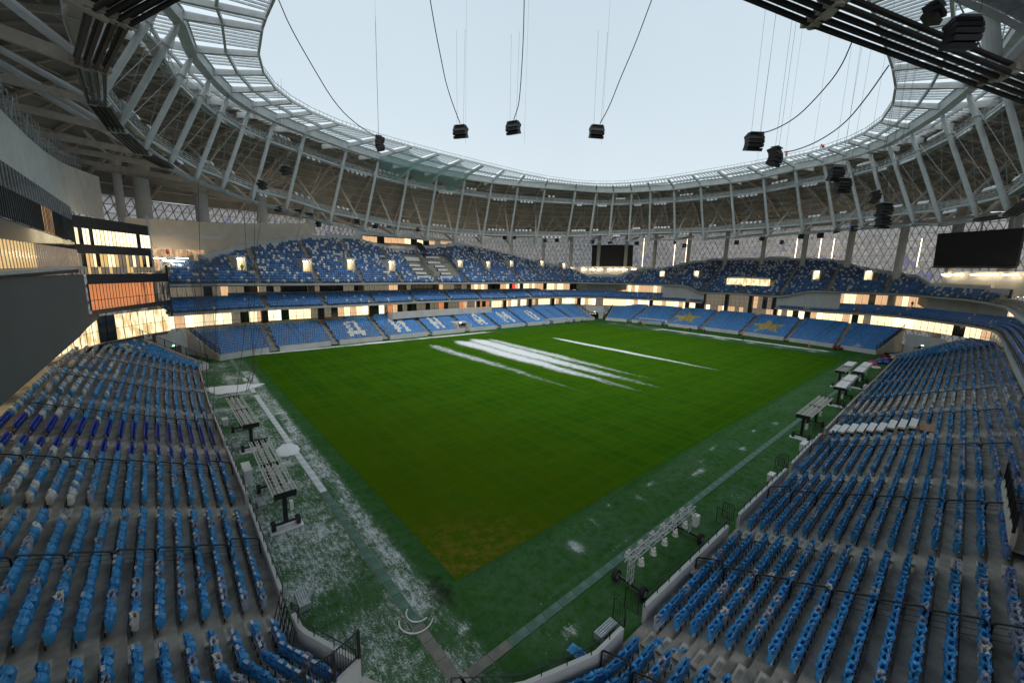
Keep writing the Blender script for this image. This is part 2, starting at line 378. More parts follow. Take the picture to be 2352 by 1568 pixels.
def turf_mat(name, pitch):
    m, nt, bs, out = new_mat(name)
    tc = nt.nodes.new("ShaderNodeTexCoord"); sp = nt.nodes.new("ShaderNodeSeparateXYZ"); nt.links.new(tc.outputs['Object'], sp.inputs[0])
    fine = noise(nt, 9.0, 4, .7); mid = noise(nt, 0.35, 5, .6); lng = noise(nt, 1.0, 3, .6, stretch=(1.6, .12, 1)); lng2 = noise(nt, 1.0, 3, .6, stretch=(.10, 1.3, 1))
    if pitch:
        g = mixc(nt, ss(nt, mid, .3, .7), (0.032, 0.104, 0.006), (0.046, 0.132, 0.008))
        sx = mathn(nt, 'SINE', mathn(nt, 'MULTIPLY', sp.outputs[0], 2 * math.pi / 5.6))
        g = mixc(nt, mathn(nt, 'MULTIPLY', ss(nt, sx, -.3, .3), .42), g, (0.054, 0.128, 0.003))
        sy = mathn(nt, 'SINE', mathn(nt, 'MULTIPLY', sp.outputs[1], 2 * math.pi / 10.5))
        g = mixc(nt, mathn(nt, 'MULTIPLY', ss(nt, sy, -.2, .2), .22), g, (0.022, 0.088, 0.002))
        for ax_, per in ((0, 1.85), (1, 2.1)):
            f_ = mathn(nt, 'SINE', mathn(nt, 'MULTIPLY', sp.outputs[ax_], 2 * math.pi / per))
            g = mixc(nt, mathn(nt, 'MULTIPLY', ss(nt, mathn(nt, 'ADD', f_, mathn(nt, 'MULTIPLY', lng if ax_ else lng2, 1.0)), 1.05, 1.6), .28), g, (0.075, 0.150, 0.012))
        # worn yellow-brown towards the near and left edges of the pitch
        ex = mathn(nt, 'DIVIDE', sp.outputs[0], 26.0); ey = mathn(nt, 'DIVIDE', sp.outputs[1], 46.0)
        w = mathn(nt, 'SUBTRACT', 1.0, mathn(nt, 'SQRT', mathn(nt, 'ADD', mathn(nt, 'MULTIPLY', ex, ex), mathn(nt, 'MULTIPLY', ey, ey))), clamp=True)
        w2 = mathn(nt, 'MULTIPLY', w, mathn(nt, 'MULTIPLY_ADD', noise(nt, .5, 6, .7), 1.6, -.1), clamp=True)
        g = mixc(nt, mathn(nt, 'MULTIPLY', w2, .85, clamp=True), g, (0.088, 0.118, 0.003))
        g = mixc(nt, mathn(nt, 'MULTIPLY', ss(nt, noise(nt, 1.3, 8, .8, stretch=(1, .5, 1)), .60, .78), mathn(nt, 'MULTIPLY', w, 1.5, clamp=True)), g, (0.30, 0.20, 0.06))
    else:
        g = mixc(nt, ss(nt, mid, .3, .7), (0.024, 0.098, 0.013), (0.036, 0.124, 0.020))
        g = mixc(nt, mathn(nt, 'MULTIPLY', ss(nt, lng2, .45, .65), .35), g, (0.060, 0.125, 0.070))
        # a muddy worn patch where the two touchlines meet
        px = mathn(nt, 'DIVIDE', mathn(nt, 'ADD', sp.outputs[0], 1.15), .85); py = mathn(nt, 'DIVIDE', sp.outputs[1], 1.7)
        r = mathn(nt, 'ADD', mathn(nt, 'MULTIPLY', px, px), mathn(nt, 'MULTIPLY', py, py))
        r = mathn(nt, 'ADD', r, mathn(nt, 'MULTIPLY', noise(nt, 1.7, 7, .8), 3.4))
        g = mixc(nt, mathn(nt, 'MULTIPLY', ss(nt, mathn(nt, 'SUBTRACT', 2.6, r), 0, .9), .75), g, (0.020, 0.018, 0.012))
    g = mixc(nt, mathn(nt, 'MULTIPLY', ss(nt, fine, .35, .75), .38), g, (0.010, 0.026, 0.004))
    if not pitch: g = mixc(nt, mathn(nt, 'MULTIPLY', mathn(nt, 'MULTIPLY', attr(nt, 'snow'), .48), ss(nt, noise(nt, 1.6, 6, .75), .3, .65), clamp=True), g, (.27, .34, .30))
    if pitch:
        cx_ = mathn(nt, 'DIVIDE', sp.outputs[0], 9.0); cy_ = mathn(nt, 'DIVIDE', sp.outputs[1], 7.0); cw_ = mathn(nt, 'SUBTRACT', 1.0, mathn(nt, 'SQRT', mathn(nt, 'ADD', mathn(nt, 'MULTIPLY', cx_, cx_), mathn(nt, 'MULTIPLY', cy_, cy_))), clamp=True)
        g = mixc(nt, mathn(nt, 'MULTIPLY', mathn(nt, 'MULTIPLY', cw_, 1.1), ss(nt, noise(nt, 1.1, 7, .75), .42, .62), clamp=True), g, (.19, .135, .03))
    # snow lying where the survey put it, broken up by grain and drag marks
    grain = noise(nt, 11.0, 5, .8); drag = noise(nt, 3.2, 5, .75, stretch=(1.6, .5, 1) if not pitch else (1.9, .07, 1)); clump = noise(nt, .9, 5, .7)
    k = mathn(nt, 'ADD', mathn(nt, 'MULTIPLY', grain, .42), mathn(nt, 'ADD', mathn(nt, 'MULTIPLY', drag, .38), mathn(nt, 'MULTIPLY', clump, .20)))
    dn = attr(nt, 'snow')
    th = mathn(nt, 'SUBTRACT', .725, mathn(nt, 'MULTIPLY', dn, .37))
    s = ss(nt, mathn(nt, 'SUBTRACT', k, th), -.03, .11)
    c = mixc(nt, s, g, (0.70, 0.74, 0.76)); nt.links.new(c, bs.inputs['Base Color'])
    bs.inputs['Roughness'].default_value = .9; bs.inputs['Specular IOR Level'].default_value = .0
    b = nt.nodes.new("ShaderNodeBump"); b.inputs['Strength'].default_value = .5; b.inputs['Distance'].default_value = .03
    nt.links.new(mathn(nt, 'ADD', grain, s), b.inputs['Height']); nt.links.new(b.outputs[0], bs.inputs['Normal'])
    return m
MATG = mat('outer_ground', (0.16, 0.16, 0.165), .9, var=.2, scale=.02)
g = MB(); g.quad((-900, -900, -1.6), (1000, -900, -1.6), (1000, 900, -1.6), (-900, 900, -1.6)); g.build('ground', MATG, kind='structure')
field_sheet('artificial_turf', -9.0, 130, -12.5, 84, .33, 0.0, turf_mat('apron_turf', False), snow_apron, kind='structure')
field_sheet('grass_pitch', 0, 107, 0, 73.7, .4, .012, turf_mat('pitch_grass', True), snow_pitch, kind='structure')
# paved drain strips of square green tiles
TILEG = mat('green_tile', (0.075, 0.17, 0.12), .7, var=.15, scale=1.5, dirt=(.20, .26, .22, .6))
TILEB = mat('grey_tile', (0.19, 0.185, 0.16), .8, var=.15, scale=1.5)
TILES = mat('snowy_tile', (0.62, 0.66, 0.68), .7, var=.15, scale=1.2, bump=.4, bscale=10)
strip = empty('paved_strip', (-3.15, -4.9, 0), kind='structure')
bed = MB(); bed.box((-3.15, 33, .008), .56, 78, .012); bed.box((56.5, -4.98, .008), 119, .50, .012); bed.build('joint_bed', CONC, strip).location = (3.15, 4.9, 0)
tb = MB(); tb.box((0, 0, 0), .50, 1.17, .05)
tmes = [tb.mesh('tile', mm) for mm in (TILEG, TILEB, TILES)]
for i in range(62):
    y = -4.2 + 1.2 * i
    k = 1 if i < 3 else (2 if 15 < i < 42 or (42 <= i < 52 and i % 3) else 0)
    inst('tile', tmes[k], (0, y + 4.9, .022 + .004 * RN.rand()), 0, strip)
for i in range(98):
    x = -2.0 + 1.2 * i
    inst('tile', tmes[1 if i < 2 else 0], (x + 3.15, -.08, .022 + .004 * RN.rand()), math.pi / 2, strip)
strip['label'] = 'green paved strip around the turf'
# cleared heaps of snow
def snow_heap(name, outline, h, label, seed, z=.015):
    P = np.array(outline, float); c = P.mean(0); P = densify(np.vstack([P, P[:1]]), .25)[:-1]; r = np.random.RandomState(seed)
    n = len(P); mb = MB(); rows = []
    jit = 1 + (r.rand(n) - .5) * .10
    for k, f in enumerate((1.0, .93, .8, .6, .35, .12)):
        hh = h * (0, .5, .8, .95, 1.0, 1.0)[k]
        rows.append([(*(c + (p - c) * f * jj), z + hh * (.65 + .7 * vnoise(np.array([p[0] * f]), np.array([p[1] * f]), .5, seed)[0]) if k else z) for p, jj in zip(P, jit)])
    for row in rows: row.append(row[0])
    mb.sheet(rows); mb.add(rows[-1][:-1], [tuple(range(n))])
    return mb.build(name, SNOWM, label=label, cat='snow heap', smooth=True)
snow_heap('snow_heap', [at(461, 893, .05)[:2], at(520, 886, .05)[:2], at(575, 882, .05)[:2], at(608, 881, .05)[:2], at(590, 888, .05)[:2], at(550, 899, .05)[:2], at(498, 905, .05)[:2]], .22,
          'long pale bank of cleared snow crossing the left apron beyond the lamp rigs', 4)
snow_heap('snow_heap', [at(*p, .05)[:2] for p in [(634, 1030), (650, 1020), (668, 1018), (684, 1022), (690, 1032), (682, 1041), (662, 1047), (643, 1049), (630, 1042)]], .22,
          'trampled snow heap beside the near lamp rig on the left apron', 5)
for i, (cx, cy, sx, sy, lb) in enumerate([(25.5, 78.0 - 2.8, 3.2, .8, 'bright snow heap against the far wall under the letters'),
        ]):
    r = np.random.RandomState(40 + i); th = np.linspace(0, 2 * math.pi, 14, endpoint=False)
    snow_heap('snow_heap', [(cx + sx * math.cos(t) * (.6 + .6 * r.rand()), cy + sy * math.sin(t) * (.6 + .6 * r.rand())) for t in th], .09, lb, 60 + i)

# ------------------------------------------------------------------ lower bowl
P_W = np.array([(-6.4, -2.0), (-7.8, 1.0), (-8.0, 4.3), (-8.0, 15), (-8.15, 27), (-8.35, 42), (-8.2, 58), (-8.1, 65.0), (-7.0, 66.2)])
P_S = np.array([(-3.9, -5.6), (-1.7, -7.3), (1.8, -8.4), (30, -8.45), (60, -8.2), (114.5, -8.0), (116.6, -6.6)])
P_N = np.array([(-4.6, 72.2), (3.6, 75.6), (16, 76.9), (29, 77.5), (43, 78.2), (59, 79.0), (79, 79.7), (113, 79.6), (116.0, 79.2)])
P_E = np.array([(119.6, 76.2), (123.3, 67), (126, 56), (127, 44), (127.2, 30), (125.5, 12), (121.5, -3.5)])
D0, DD, DZ = .93, .768, .300
A_W = [3.2, 15, 27, 39, 51, 62.0]; R_W = [9.1, 21.4, 33.4, 45.3, 56.9]
A_S = [4.9, 17.3, 30.1, 43.4, 56.2, 69.6, 82.4, 95.3, 108]; R_S = [11.2, 24.0, 37.1, 50.0, 63, 76, 89, 101.5]
A_N = [4.8, 17.2, 29.7, 42.4, 55, 67.6, 79.8, 92, 104.3]; R_N = [10.8, 23.4, 36, 48.7, 61.3, 73.7, 86, 98, 110]
A_E = [67.8, 55.2, 42.4, 29.6, 16.7, 4.6]; R_E = [73, 61.5, 49, 36, 23, 10.5]
SEATS = []          # (x, y, z, outward angle, kind, tint, top cap: snow on far seats, painted glint on bags)
BLU = np.array((.070, .275, .66)); MIDB = np.array((.075, .200, .46)); DARKB = np.array((.080, .140, .29)); WHT = np.array((.80, .80, .76))
GOLD = np.array((.52, .42, .13)); WRAP = np.array((.050, .315, .66)); LILAC = np.array((.38, .43, .55)); DEEP = np.array((.008, .055, .46))
LET = {'D': [".######.", ".##..##.", ".##..##.", ".##..##.", ".##..##.", ".##..##.", "########", "########", "##....##"],
       'I': ["##...##", "##..###", "##..###", "##.#.##", "##.#.##", "###..##", "###..##", "##...##", "##...##"],
       'N': ["##..##", "##..##", "##..##", "##..##", "######", "######", "##..##", "##..##", "##..##"],
       'A': ["..##..", ".####.", ".#..#.", "##..##", "##..##", "######", "######", "##..##", "##..##"],
       'M': ["##....##", "###..###", "###..###", "########", "##.##.##", "##.##.##", "##....##", "##....##", "##....##"],
       'O': [".####.", "##..##", "##..##", "##..##", "##..##", "##..##", "##..##", "##..##", ".####."]}
LPOS = [('D', 23.5), ('I', 35.8), ('N', 47.4), ('A', 63.2), ('M', 74.8), ('O', 87.4)]
def letter_at(x, k):
    for ch, c in LPOS:
        g_ = LET[ch]; w = len(g_[0]); i = int(math.floor((x - c) / .52 + w / 2)); r = 10 - k
        if 0 <= i < w and 0 <= r < 9: return g_[r][i] == '#'
    return False
def star_at(y, k):
    for c in (50.3, 23.9):
        px, py = (y - c) * -1.0, (k - 7.0) * .95
        r = math.hypot(px, py); a = (math.atan2(px, py) + .15) % (2 * math.pi / 5); a = min(a, 2 * math.pi / 5 - a)
        R, q = 5.6, 2.4
        # edge of a five-pointed star in polar form
        x1, y1 = R, 0; x2, y2 = q * math.cos(math.pi / 5), q * math.sin(math.pi / 5)
        ca, sa = math.cos(a), math.sin(a); den = (x1 - x2) * sa + (y2 - y1) * ca
        if r < (x1 * y2 - x2 * y1) / den: return True
    return False
def near(c, lst, w): return any(abs(c - a) < w for a in lst)
def nrowsN(x): return 13 if x < 23.4 else 17 if x < 34.6 else 11 if x < 72 else 17
def lay_rows(P, n, ax, aisles, style, d0=D0, dd=DD, zf=None, pitch=.5, aw=.62, skip=None, nr=None):
    for k in range(n):
        Q = offset(P, d0 + dd * k); L = np.r_[0, np.cumsum(np.linalg.norm(np.diff(Q, axis=0), axis=1))]
        cnt = int((L[-1] - .4) / pitch)
        for j in range(cnt):
            t = .45 + pitch * j; i = min(np.searchsorted(L, t) - 1, len(Q) - 2); e = (Q[i + 1] - Q[i]) / (L[i + 1] - L[i])
            p = Q[i] + e * (t - L[i]); m = np.array([e[1], -e[0]])
            if m @ (p - np.array([54, 36])) < 0: m = -m
            c = p[ax]
            if aisles and near(c, aisles, aw): continue
            if nr and k >= nr(c): continue
            if skip and skip(p, k): continue
            z = zf(p, k)
            kind, tint, snow = style(p, k)
            SEATS.append((p[0], p[1], z, math.atan2(m[1], m[0]), kind, tint, snow, k))
zl = lambda p, k: .30 + DZ * k
def jit(c, a=.12): return np.clip(c * (1 + (RN.rand() - .5) * 2 * a), 0, 1)
def styN(p, k):
    if letter_at(p[0], k): return 'far', WHT, 0
    return 'far', jit(BLU), 1 if (p[0] < 34 and k < 9 - p[0] * .15 + RN.rand() * 5) else 0
def styE(p, k): return 'far', (jit(GOLD, .2) if star_at(p[1], k) else jit(BLU * .95)), 0
def styW(p, k):
    y = p[1]; lo, hi = 22.5 + .35 * k * .3, 33.0
    if lo + RN.rand() * .3 < y < hi - .12 * k: return 'bare', jit(DEEP, .08), 0
    r = RN.rand(); white = k > 9 and y > 12 and RN.rand() < .35
    c = WHT * .85 if white else (LILAC if r < .16 + (.2 if k > 11 else 0) else WRAP)
    return ('cap' if c is not LILAC else 'open'), jit(c, .18), (1 if k < 9 and RN.rand() < .70 - .08 * k + (.2 if y > 34 else 0) else 0)  # last flag adds a white top painting sky reflection on the film
def styS(p, k):
    x = p[0]; r = RN.rand(); white = abs(x - (57.5 + .12 * k)) < 3.6 + 1.2 * RN.rand() and RN.rand() < .85
    c = WHT * .8 if white else (LILAC if r < .14 + (.25 if k > 11 else 0) else WRAP * .92)
    if k > 13 and r > .6: c = np.array((.16, .27, .55))
    return 'open', jit(c, .16), 0
lay_rows(P_W, 17, 1, A_W, styW, zf=zl, aw=.78, skip=lambda p, k: p[1] < -9)
lay_rows(P_S, 18, 0, A_S, styS, zf=zl, aw=.78, skip=lambda p, k: (44.2 < p[0] < 48.2 and k < 10) or p[0] < -7.5)
lay_rows(P_N, 17, 0, A_N, styN, zf=zl, nr=nrowsN, skip=lambda p, k: 51.5 < p[0] < 57.0 and k < 5 - abs(p[0] - 54.2))
lay_rows(P_E, 18, 1, A_E, styE, zf=zl)

def sweep(P, prof, mb, mi=0):
    N_ = vnormals(P); mb.sheet([[(*(P[i] + N_[i] * d), z) for i in range(len(P))] for d, z in prof], mi)
def terrace(name, P, n, label, cat='grandstand', aisles=None, ax=0, near_steps=None, hide=None):
    root = empty(name, (*P[len(P) // 2], 0), label=label, cat=cat)
    off_ = -np.array([*P[len(P) // 2], 0])
    def part(mb, nm, m, **kw):
        o = mb.build(nm, m, root, **kw); o.location = off_; return o
    prof = [(.20, .25)]
    for k in range(n):
        d = D0 + .12 + DD * k; prof += [(d + .12, .25 + DZ * k), (d + .12, .25 + DZ * (k + 1))]
    prof += [(D0 + DD * n + 1.6, .25 + DZ * n)]
    mb = MB(); Pd = densify(P, 3) if len(P) > 20 else P
    sweep(P, prof, mb); part(mb, 'terrace_steps', CONC)
    return root, part, off_
def front_wall(part, P, gaps, ax, m=WALLW, h=1.1, w=.2):
    Q = densify(P, .5); run = []; k = 0
    def flush(run):
        if len(run) < 2: return
        R = np.array(run); mb = MB()
        sweep(R, [(0, 0), (0, h), (w, h), (w, .2)], mb)
        for e in (0, -1):
            nrm = vnormals(R)[e]; a = R[e]; b = R[e] + nrm * w
            mb.quad((*a, 0), (*b, 0), (*b, h), (*a, h))
        part(mb, 'front_wall', m)
    for p in Q:
        if near(p[ax], gaps, .6): flush(run); run = []
        else: run.append(p)
    flush(run)
STEPM = {}
def step_mesh(w):
    if w not in STEPM:
        mb = MB(); mb.box((.19, 0, .075), .38, w, .15); mb.box((.17, 0, .153), .16, w * .55, .012, mi=1); STEPM[w] = mb.mesh('step', [CONC2, mat('grip_strip', (.24, .23, .21), .9)])
    return STEPM[w]
def aisle_steps(root, P, n, aisles, ax, off_, near_list, w=1.1):
    far_ = MB()
    for a in aisles:
        # foot of the aisle on the wall line
        Q = densify(P, .1); j = int(np.argmin(np.abs(Q[:, ax] - a))); Nn = vnormals(Q)[j]; rz = math.atan2(Nn[1], Nn[0])
        for k in range(n):
            d = D0 + .24 + DD * k - .38
            p = Q[j] + Nn * d; z = .25 + DZ * k + .002
            if a in near_list: inst('step', step_mesh(w), (p[0] + off_[0], p[1] + off_[1], z), rz, root)
            else: far_.box((p[0] + Nn[0] * .19, p[1] + Nn[1] * .19, z + .075), .38, w, .15, rz)
    if far_.v:
        o = far_.build('stair_treads', CONC2, root, kind='stuff'); o.location = off_
rw, partW, oW = terrace('lower_stand', P_W, 17, 'left near lower stand of stepped concrete under white-topped blue-wrapped seats')
front_wall(partW, P_W, A_W[:5], 1); aisle_steps(rw, P_W, 17, A_W, 1, oW, A_W[:4])
rs, partS, oS = terrace('lower_stand', P_S, 18, 'right near lower stand of bare stepped concrete with rows running up the picture')
front_wall(partS, P_S, A_S[:8], 0); aisle_steps(rs, P_S, 17, A_S, 0, oS, A_S[:5])
rn, partN, oN = terrace('lower_stand', P_N, 17, 'far left lower stand whose white seats spell ДИНАМО')
front_wall(partN, P_N, A_N, 0); aisle_steps(rn, P_N, 17, A_N, 0, oN, [], 1.3)
re_, partE, oE = terrace('lower_stand', P_E, 18, 'far right lower stand with two gold stars made of seats')
front_wall(partE, P_E, A_E, 1); aisle_steps(re_, P_E, 18, A_E, 1, oE, [], 1.3)

# ------------------------------------------------------------------ balcony line (edge of the second tier)
G0 = [(-11.3, 76.7), (-3, 79.7), (5, 81.6), (13.3, 82.7), (27.4, 84.2), (45.8, 86.9), (63.5, 88.4), (78, 88.9), (93, 89.7), (106, 89.4), (115, 87.4),
      (124, 81.5), (135, 71.4), (141, 62), (143, 50), (143.3, 36), (142.6, 22), (142.4, 12), (143.8, 4), (143.5, -3), (140.3, -10), (134.3, -15.4), (127.5, -19.5), (119, -21.7), (100, -21.8), (67.5, -21.6), (30, -21.6), (6, -21.5)]
G = densify(G0, 1.0, smooth=2); GN = vnormals(G)
GS = np.r_[0, np.cumsum(np.linalg.norm(np.diff(G, axis=0), axis=1))]
E2u = [389, 510, 574, 618, 708, 843, 977, 1084, 1148, 1229, 1310, 1390, 1471, 1551, 1895, 1953, 2012, 2070, 2124, 2183, 2245, 2285]
E2v = [721, 713, 710, 707, 704, 698, 692, 688, 687, 683, 681, 683, 686, 689, 715, 718, 721, 726, 733, 741, 748, 755]
E3u = [384, 510, 574, 618, 708, 843, 977, 1084, 1192, 1229, 1310, 1390, 1471, 1575, 1605, 1686, 1723, 1790, 1806, 1860, 1964, 2072, 2179, 2260, 2352]
E3v = [653, 651, 651, 651, 651, 650, 649, 649, 648, 647, 648, 650, 652, 655, 671, 673, 676, 680, 678, 667, 671, 675, 684, 690, 699]
UPu = [300, 470, 574, 628, 703, 773, 816, 864, 915, 1036, 1084, 1152, 1229, 1310, 1350, 1417, 1476, 1522, 1578, 1632, 1712, 1790, 1884, 1938, 1980, 2058, 2096, 2120, 2352]
UPv = [600, 590, 562, 554, 543, 543, 546, 560, 575, 562, 565, 579, 600, 616, 634, 634, 618, 618, 604, 597, 594, 593, 596, 600, 616, 628, 633, 652, 668]
def edge_heights(us, vs, dflt):
    z = []
    for i, p in enumerate(G):
        s_ = GS[i]; ok = not (p[1] < -12 and p[0] < 130)
        q = solve_z(p[0], p[1], us, vs, 0, 40) if ok else None
        if q is not None:
            w = proj((*p, q))
            if not (us[0] - 5 <= w[0] <= us[-1]): q = None
        z.append(np.nan if q is None else q)
    z = np.array(z); good = ~np.isnan(z)
    z = np.interp(np.arange(len(z)), np.arange(len(z))[good], z[good]); return z
Z2 = edge_heights(E2u, E2v, 8.6); Z3 = edge_heights(E3u, E3v, 14)
south = (G[:, 1] < -12) & (G[:, 0] < 133)
i0 = int(np.argmax(south))
for i in range(i0, len(G)): Z2[i] = 8.6 + (Z2[i0] - 8.6) * max(0, 1 - (i - i0) / 12); Z3[i] = 13.9 + (Z3[i0] - 13.9) * max(0, 1 - (i - i0) / 12)
ker = np.ones(5) / 5
Z2 = np.convolve(np.pad(Z2, 2, 'edge'), ker, 'valid')
Z3s = np.convolve(np.pad(Z3, 1, 'edge'), np.ones(3) / 3, 'valid'); Z3 = Z3s
UG = np.array([(proj((*G[i], Z3[i])) or (-999,))[0] for i in range(len(G))])
UM = .69
DM = np.zeros(len(G))
for i in range(len(G)):
    if i >= i0: DM[i] = 0 if G[i, 0] < 128 else 3.5; continue
    best = 0
    for k in range(24):
        d = .7 + .8 * k; p = G[i] + GN[i] * d; q = proj((*p, Z3[i] + .35 + .55 * k + .8))
        if q is None or not (380 < q[0] < 2352): break
        if q[1] > np.interp(q[0], UPu, UPv) - 1: best = d + .8
        else: break
    DM[i] = best
print('Z2', Z2[::12].round(1), 'Z3', Z3[::12].round(1), 'DM', DM[::8].round(1))
FOY = np.array([1610 < u < 1790 for u in UG])            # tall foyer opening in the far right stand: no second tier there
i_f0, i_f1 = np.where(FOY)[0][0], np.where(FOY)[0][-1]

def strip_prof(idx, fn, mb, mi=0):
    """sheet along curve samples idx; fn(i) -> list of (d, z)"""
    rows = [[(*(G[i] + GN[i] * d), z) for d, z in fn(i)] for i in idx]
    mb.sheet(rows, mi)
SLAB = mat('balcony_slab', (0.42, 0.44, 0.45), .7, var=.06, scale=.5)
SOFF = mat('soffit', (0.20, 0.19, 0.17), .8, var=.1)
t2 = empty('second_tier', (60, 90, 0), label='narrow second tier balcony with pale slab edge running round the bowl', cat='balcony')
def tpart(root, mb, nm, m, **kw):
    o = mb.build(nm, m, root, **kw); o.location = -root.location; return o
idxA = list(range(0, i_f0 + 1)); idxB = list(range(i_f1, len(G)))
for idx in (idxA, idxB):
    mb = MB(); strip_prof(idx, lambda i: [(9.0, Z2[i] - .55), (1.2, Z2[i] - .62), (0, Z2[i] - .45), (0, Z2[i]), (.25, Z2[i])], mb); tpart(t2, mb, 'slab_edge', SLAB)
    def pr(i):
        r = [(.25, Z2[i]), (.25, Z2[i] - .1)]
        for k in range(6): r += [(.7 + .8 * k + .2, Z2[i] - .1 + .42 * k), (.7 + .8 * k + .2, Z2[i] + .32 + .42 * k)]
        return r + [(9.0, Z2[i] + 2.42)]
    mb = MB(); strip_prof(idx, pr, mb); tpart(t2, mb, 'terrace_steps', CONC)
up = empty('upper_tier', (60, 90, 0), label='steep upper tier of navy, blue and white seats above the lit boxes', cat='balcony')
mb = MB(); strip_prof(range(len(G)), lambda i: [(9.6, Z3[i] - .35), (1.2, Z3[i] - .62), (0, Z3[i] - .4), (0, Z3[i]), (.3, Z3[i])], mb); tpart(up, mb, 'slab_edge', SLAB)
def pu(i):
    r = [(.3, Z3[i]), (.3, Z3[i] - .1)]
    n = max(2, int(round((DM[i] - .7) / .8)))
    for k in range(22):
        kk = min(k, n); r += [(.9 + .8 * kk, Z3[i] - .1 + .55 * kk), (.9 + .8 * kk, Z3[i] - .1 + .55 * min(k + 1, n))]
    zt = Z3[i] - .1 + .55 * n; r += [(1.9 + .8 * n, zt)]
    return r
mb = MB(); strip_prof(range(len(G)), pu, mb); tpart(up, mb, 'terrace_steps', CONC)
def back_wall(i):
    n = max(2, int(round((DM[i] - .7) / .8))); zt = Z3[i] - .1 + .55 * n; d = 1.9 + .8 * n
    return [(d, zt - .2), (d, zt + 1.3), (d + .5, zt + 1.3), (d + .5, zt - 6)]
mb = MB(); strip_prof(range(0, i0 + 6), back_wall, mb); tpart(up, mb, 'back_wall', WALLW)
# seats of the balcony tiers
def styM(p, k): return 'far', (WHT if RN.rand() < .035 else jit(MIDB * 1.5)), 0
def styU(p, k):
    r = RN.rand(); wp = .10 + .010 * k
    return 'far', (WHT if r < wp else jit(DARKB if RN.rand() < .30 + .03 * k else MIDB * 1.2, .2)), 0
A_U = [4, 16, 27, 38.5, 50, 62, 74, 86, 98, 110]; A_UE = [75, 62.5, 50, 37, 24.5, 12, -1]
def balcony_rows(Z, n, d0, dd, z0, dz, sty, okf, pitch=.52):
    for k in range(n):
        d = d0 + dd * k; Q = G + GN * d; L = np.r_[0, np.cumsum(np.linalg.norm(np.diff(Q, axis=0), axis=1))]
        for j in range(int(L[-1] / pitch)):
            t = .3 + pitch * j; i = min(np.searchsorted(L, t) - 1, len(Q) - 2)
            if i < 0: continue
            p = Q[i] + (Q[i + 1] - Q[i]) * (t - L[i]) / (L[i + 1] - L[i])
            if not okf(i, p, k, d): continue
            q = proj((*p, Z[i] + z0 + dz * k))
            if q is None or not (-40 < q[0] < 2400) : continue
            m = GN[i]; kind, tint, sn = sty(p, k)
            SEATS.append((p[0], p[1], Z[i] + z0 + dz * k, math.atan2(m[1], m[0]), kind, tint, sn, k))
def aisle_ok(p, i, LN=A_U, LE=A_UE):
    if G[i, 1] > 70 and G[i, 0] < 120: return not near(p[0], LN, .6)
    if G[i, 0] > 130 and G[i, 1] > -8: return not near(p[1], LE, .6)
    return True
def ok2(i, p, k, d):
    if i_f0 <= i <= i_f1: return False
    if i_f1 < i < i_f1 + 16 and k > (i - i_f1) * .4: return False
    if i_f0 - 14 < i < i_f0 and k > (i_f0 - i) * .45: return False
    if k == 5 and not (G[i, 1] > 70 and 0 < G[i, 0] < 100): return False
    if i > i0 and p[1] < -25.5: return False
    return aisle_ok(p, i, A_N, A_E)
VOM = []            # (curve index, first row, rows, half width)
def on_upper(u, v):
    best = None
    for i in range(0, i0 + 8):
        for k in range(0, 22):
            q = proj((*(G[i] + GN[i] * (.7 + .8 * k)), Z3[i] + .35 + .55 * k))
            if q is None: continue
            e = abs(q[0] - u) + abs(q[1] - v)
            if best is None or e < best[0]: best = (e, i, k)
    return best[1], best[2]
for (u, v, nn, hw) in [(553, 624, 5, 1.0), (706, 622, 5, 1.2), (802, 621, 5, 1.2), (898, 621, 5, 1.2), (1055, 616, 4, 1.1), (1122, 615, 4, 1.0), (1174, 614, 4, 1.0), (1242, 612, 4, .9),
                       (1297, 617, 4, .9), (1520, 634, 4, 1.2), (1601, 637, 4, 1.2), (1876, 643, 5, 1.3), (1998, 645, 5, 1.4)]:
    VOM.append((*on_upper(u, v), nn, hw))
viL = on_upper(1676, 640); viR = on_upper(1776, 640)
print('VOM', VOM, viL, viR)
def ok3(i, p, k, d):
    if d > DM[i] - .7: return False
    for vi, vk, vn, hw in VOM:
        if abs(i - vi) <= hw and vk <= k < vk + vn: return False
    if min(viL[0], viR[0]) <= i <= max(viL[0], viR[0]) and 5 <= k < 9: return False
    if 43.0 < p[0] < 62.0 and G[i, 1] > 70 and 3 <= k < 15: return abs(p[0] - 52.5) > 8.7
    return aisle_ok(p, i)
balcony_rows(Z2, 6, .7, .8, 0.0, .42, styM, ok2)
balcony_rows(Z3, 22, .7, .8, .0, .55, styU, ok3)
print('seats', len(SEATS))
# ------------------------------------------------------------------ seats
def boxq(cx, cy, cz, sx, sy, sz, tilt=0.0):
    v = np.array([(a, b, c) for c in (-1, 1) for a, b in ((-1, -1), (1, -1), (1, 1), (-1, 1))], float) * (sx / 2, sy / 2, sz / 2)
    v[:, 0] += tilt * v[:, 2]; v += (cx, cy, cz)
    q = np.array([(0, 3, 2, 1), (4, 5, 6, 7), (0, 1, 5, 4), (1, 2, 6, 5), (2, 3, 7, 6), (3, 0, 4, 7)]); return v, q
def join(parts):
    V, Q, C, o = [], [], [], 0
    for v, q, c in parts: V.append(v); Q.append(q + o); C.append(np.full(len(v), c)); o += len(v)
    return np.vstack(V), np.vstack(Q), np.concatenate(C)
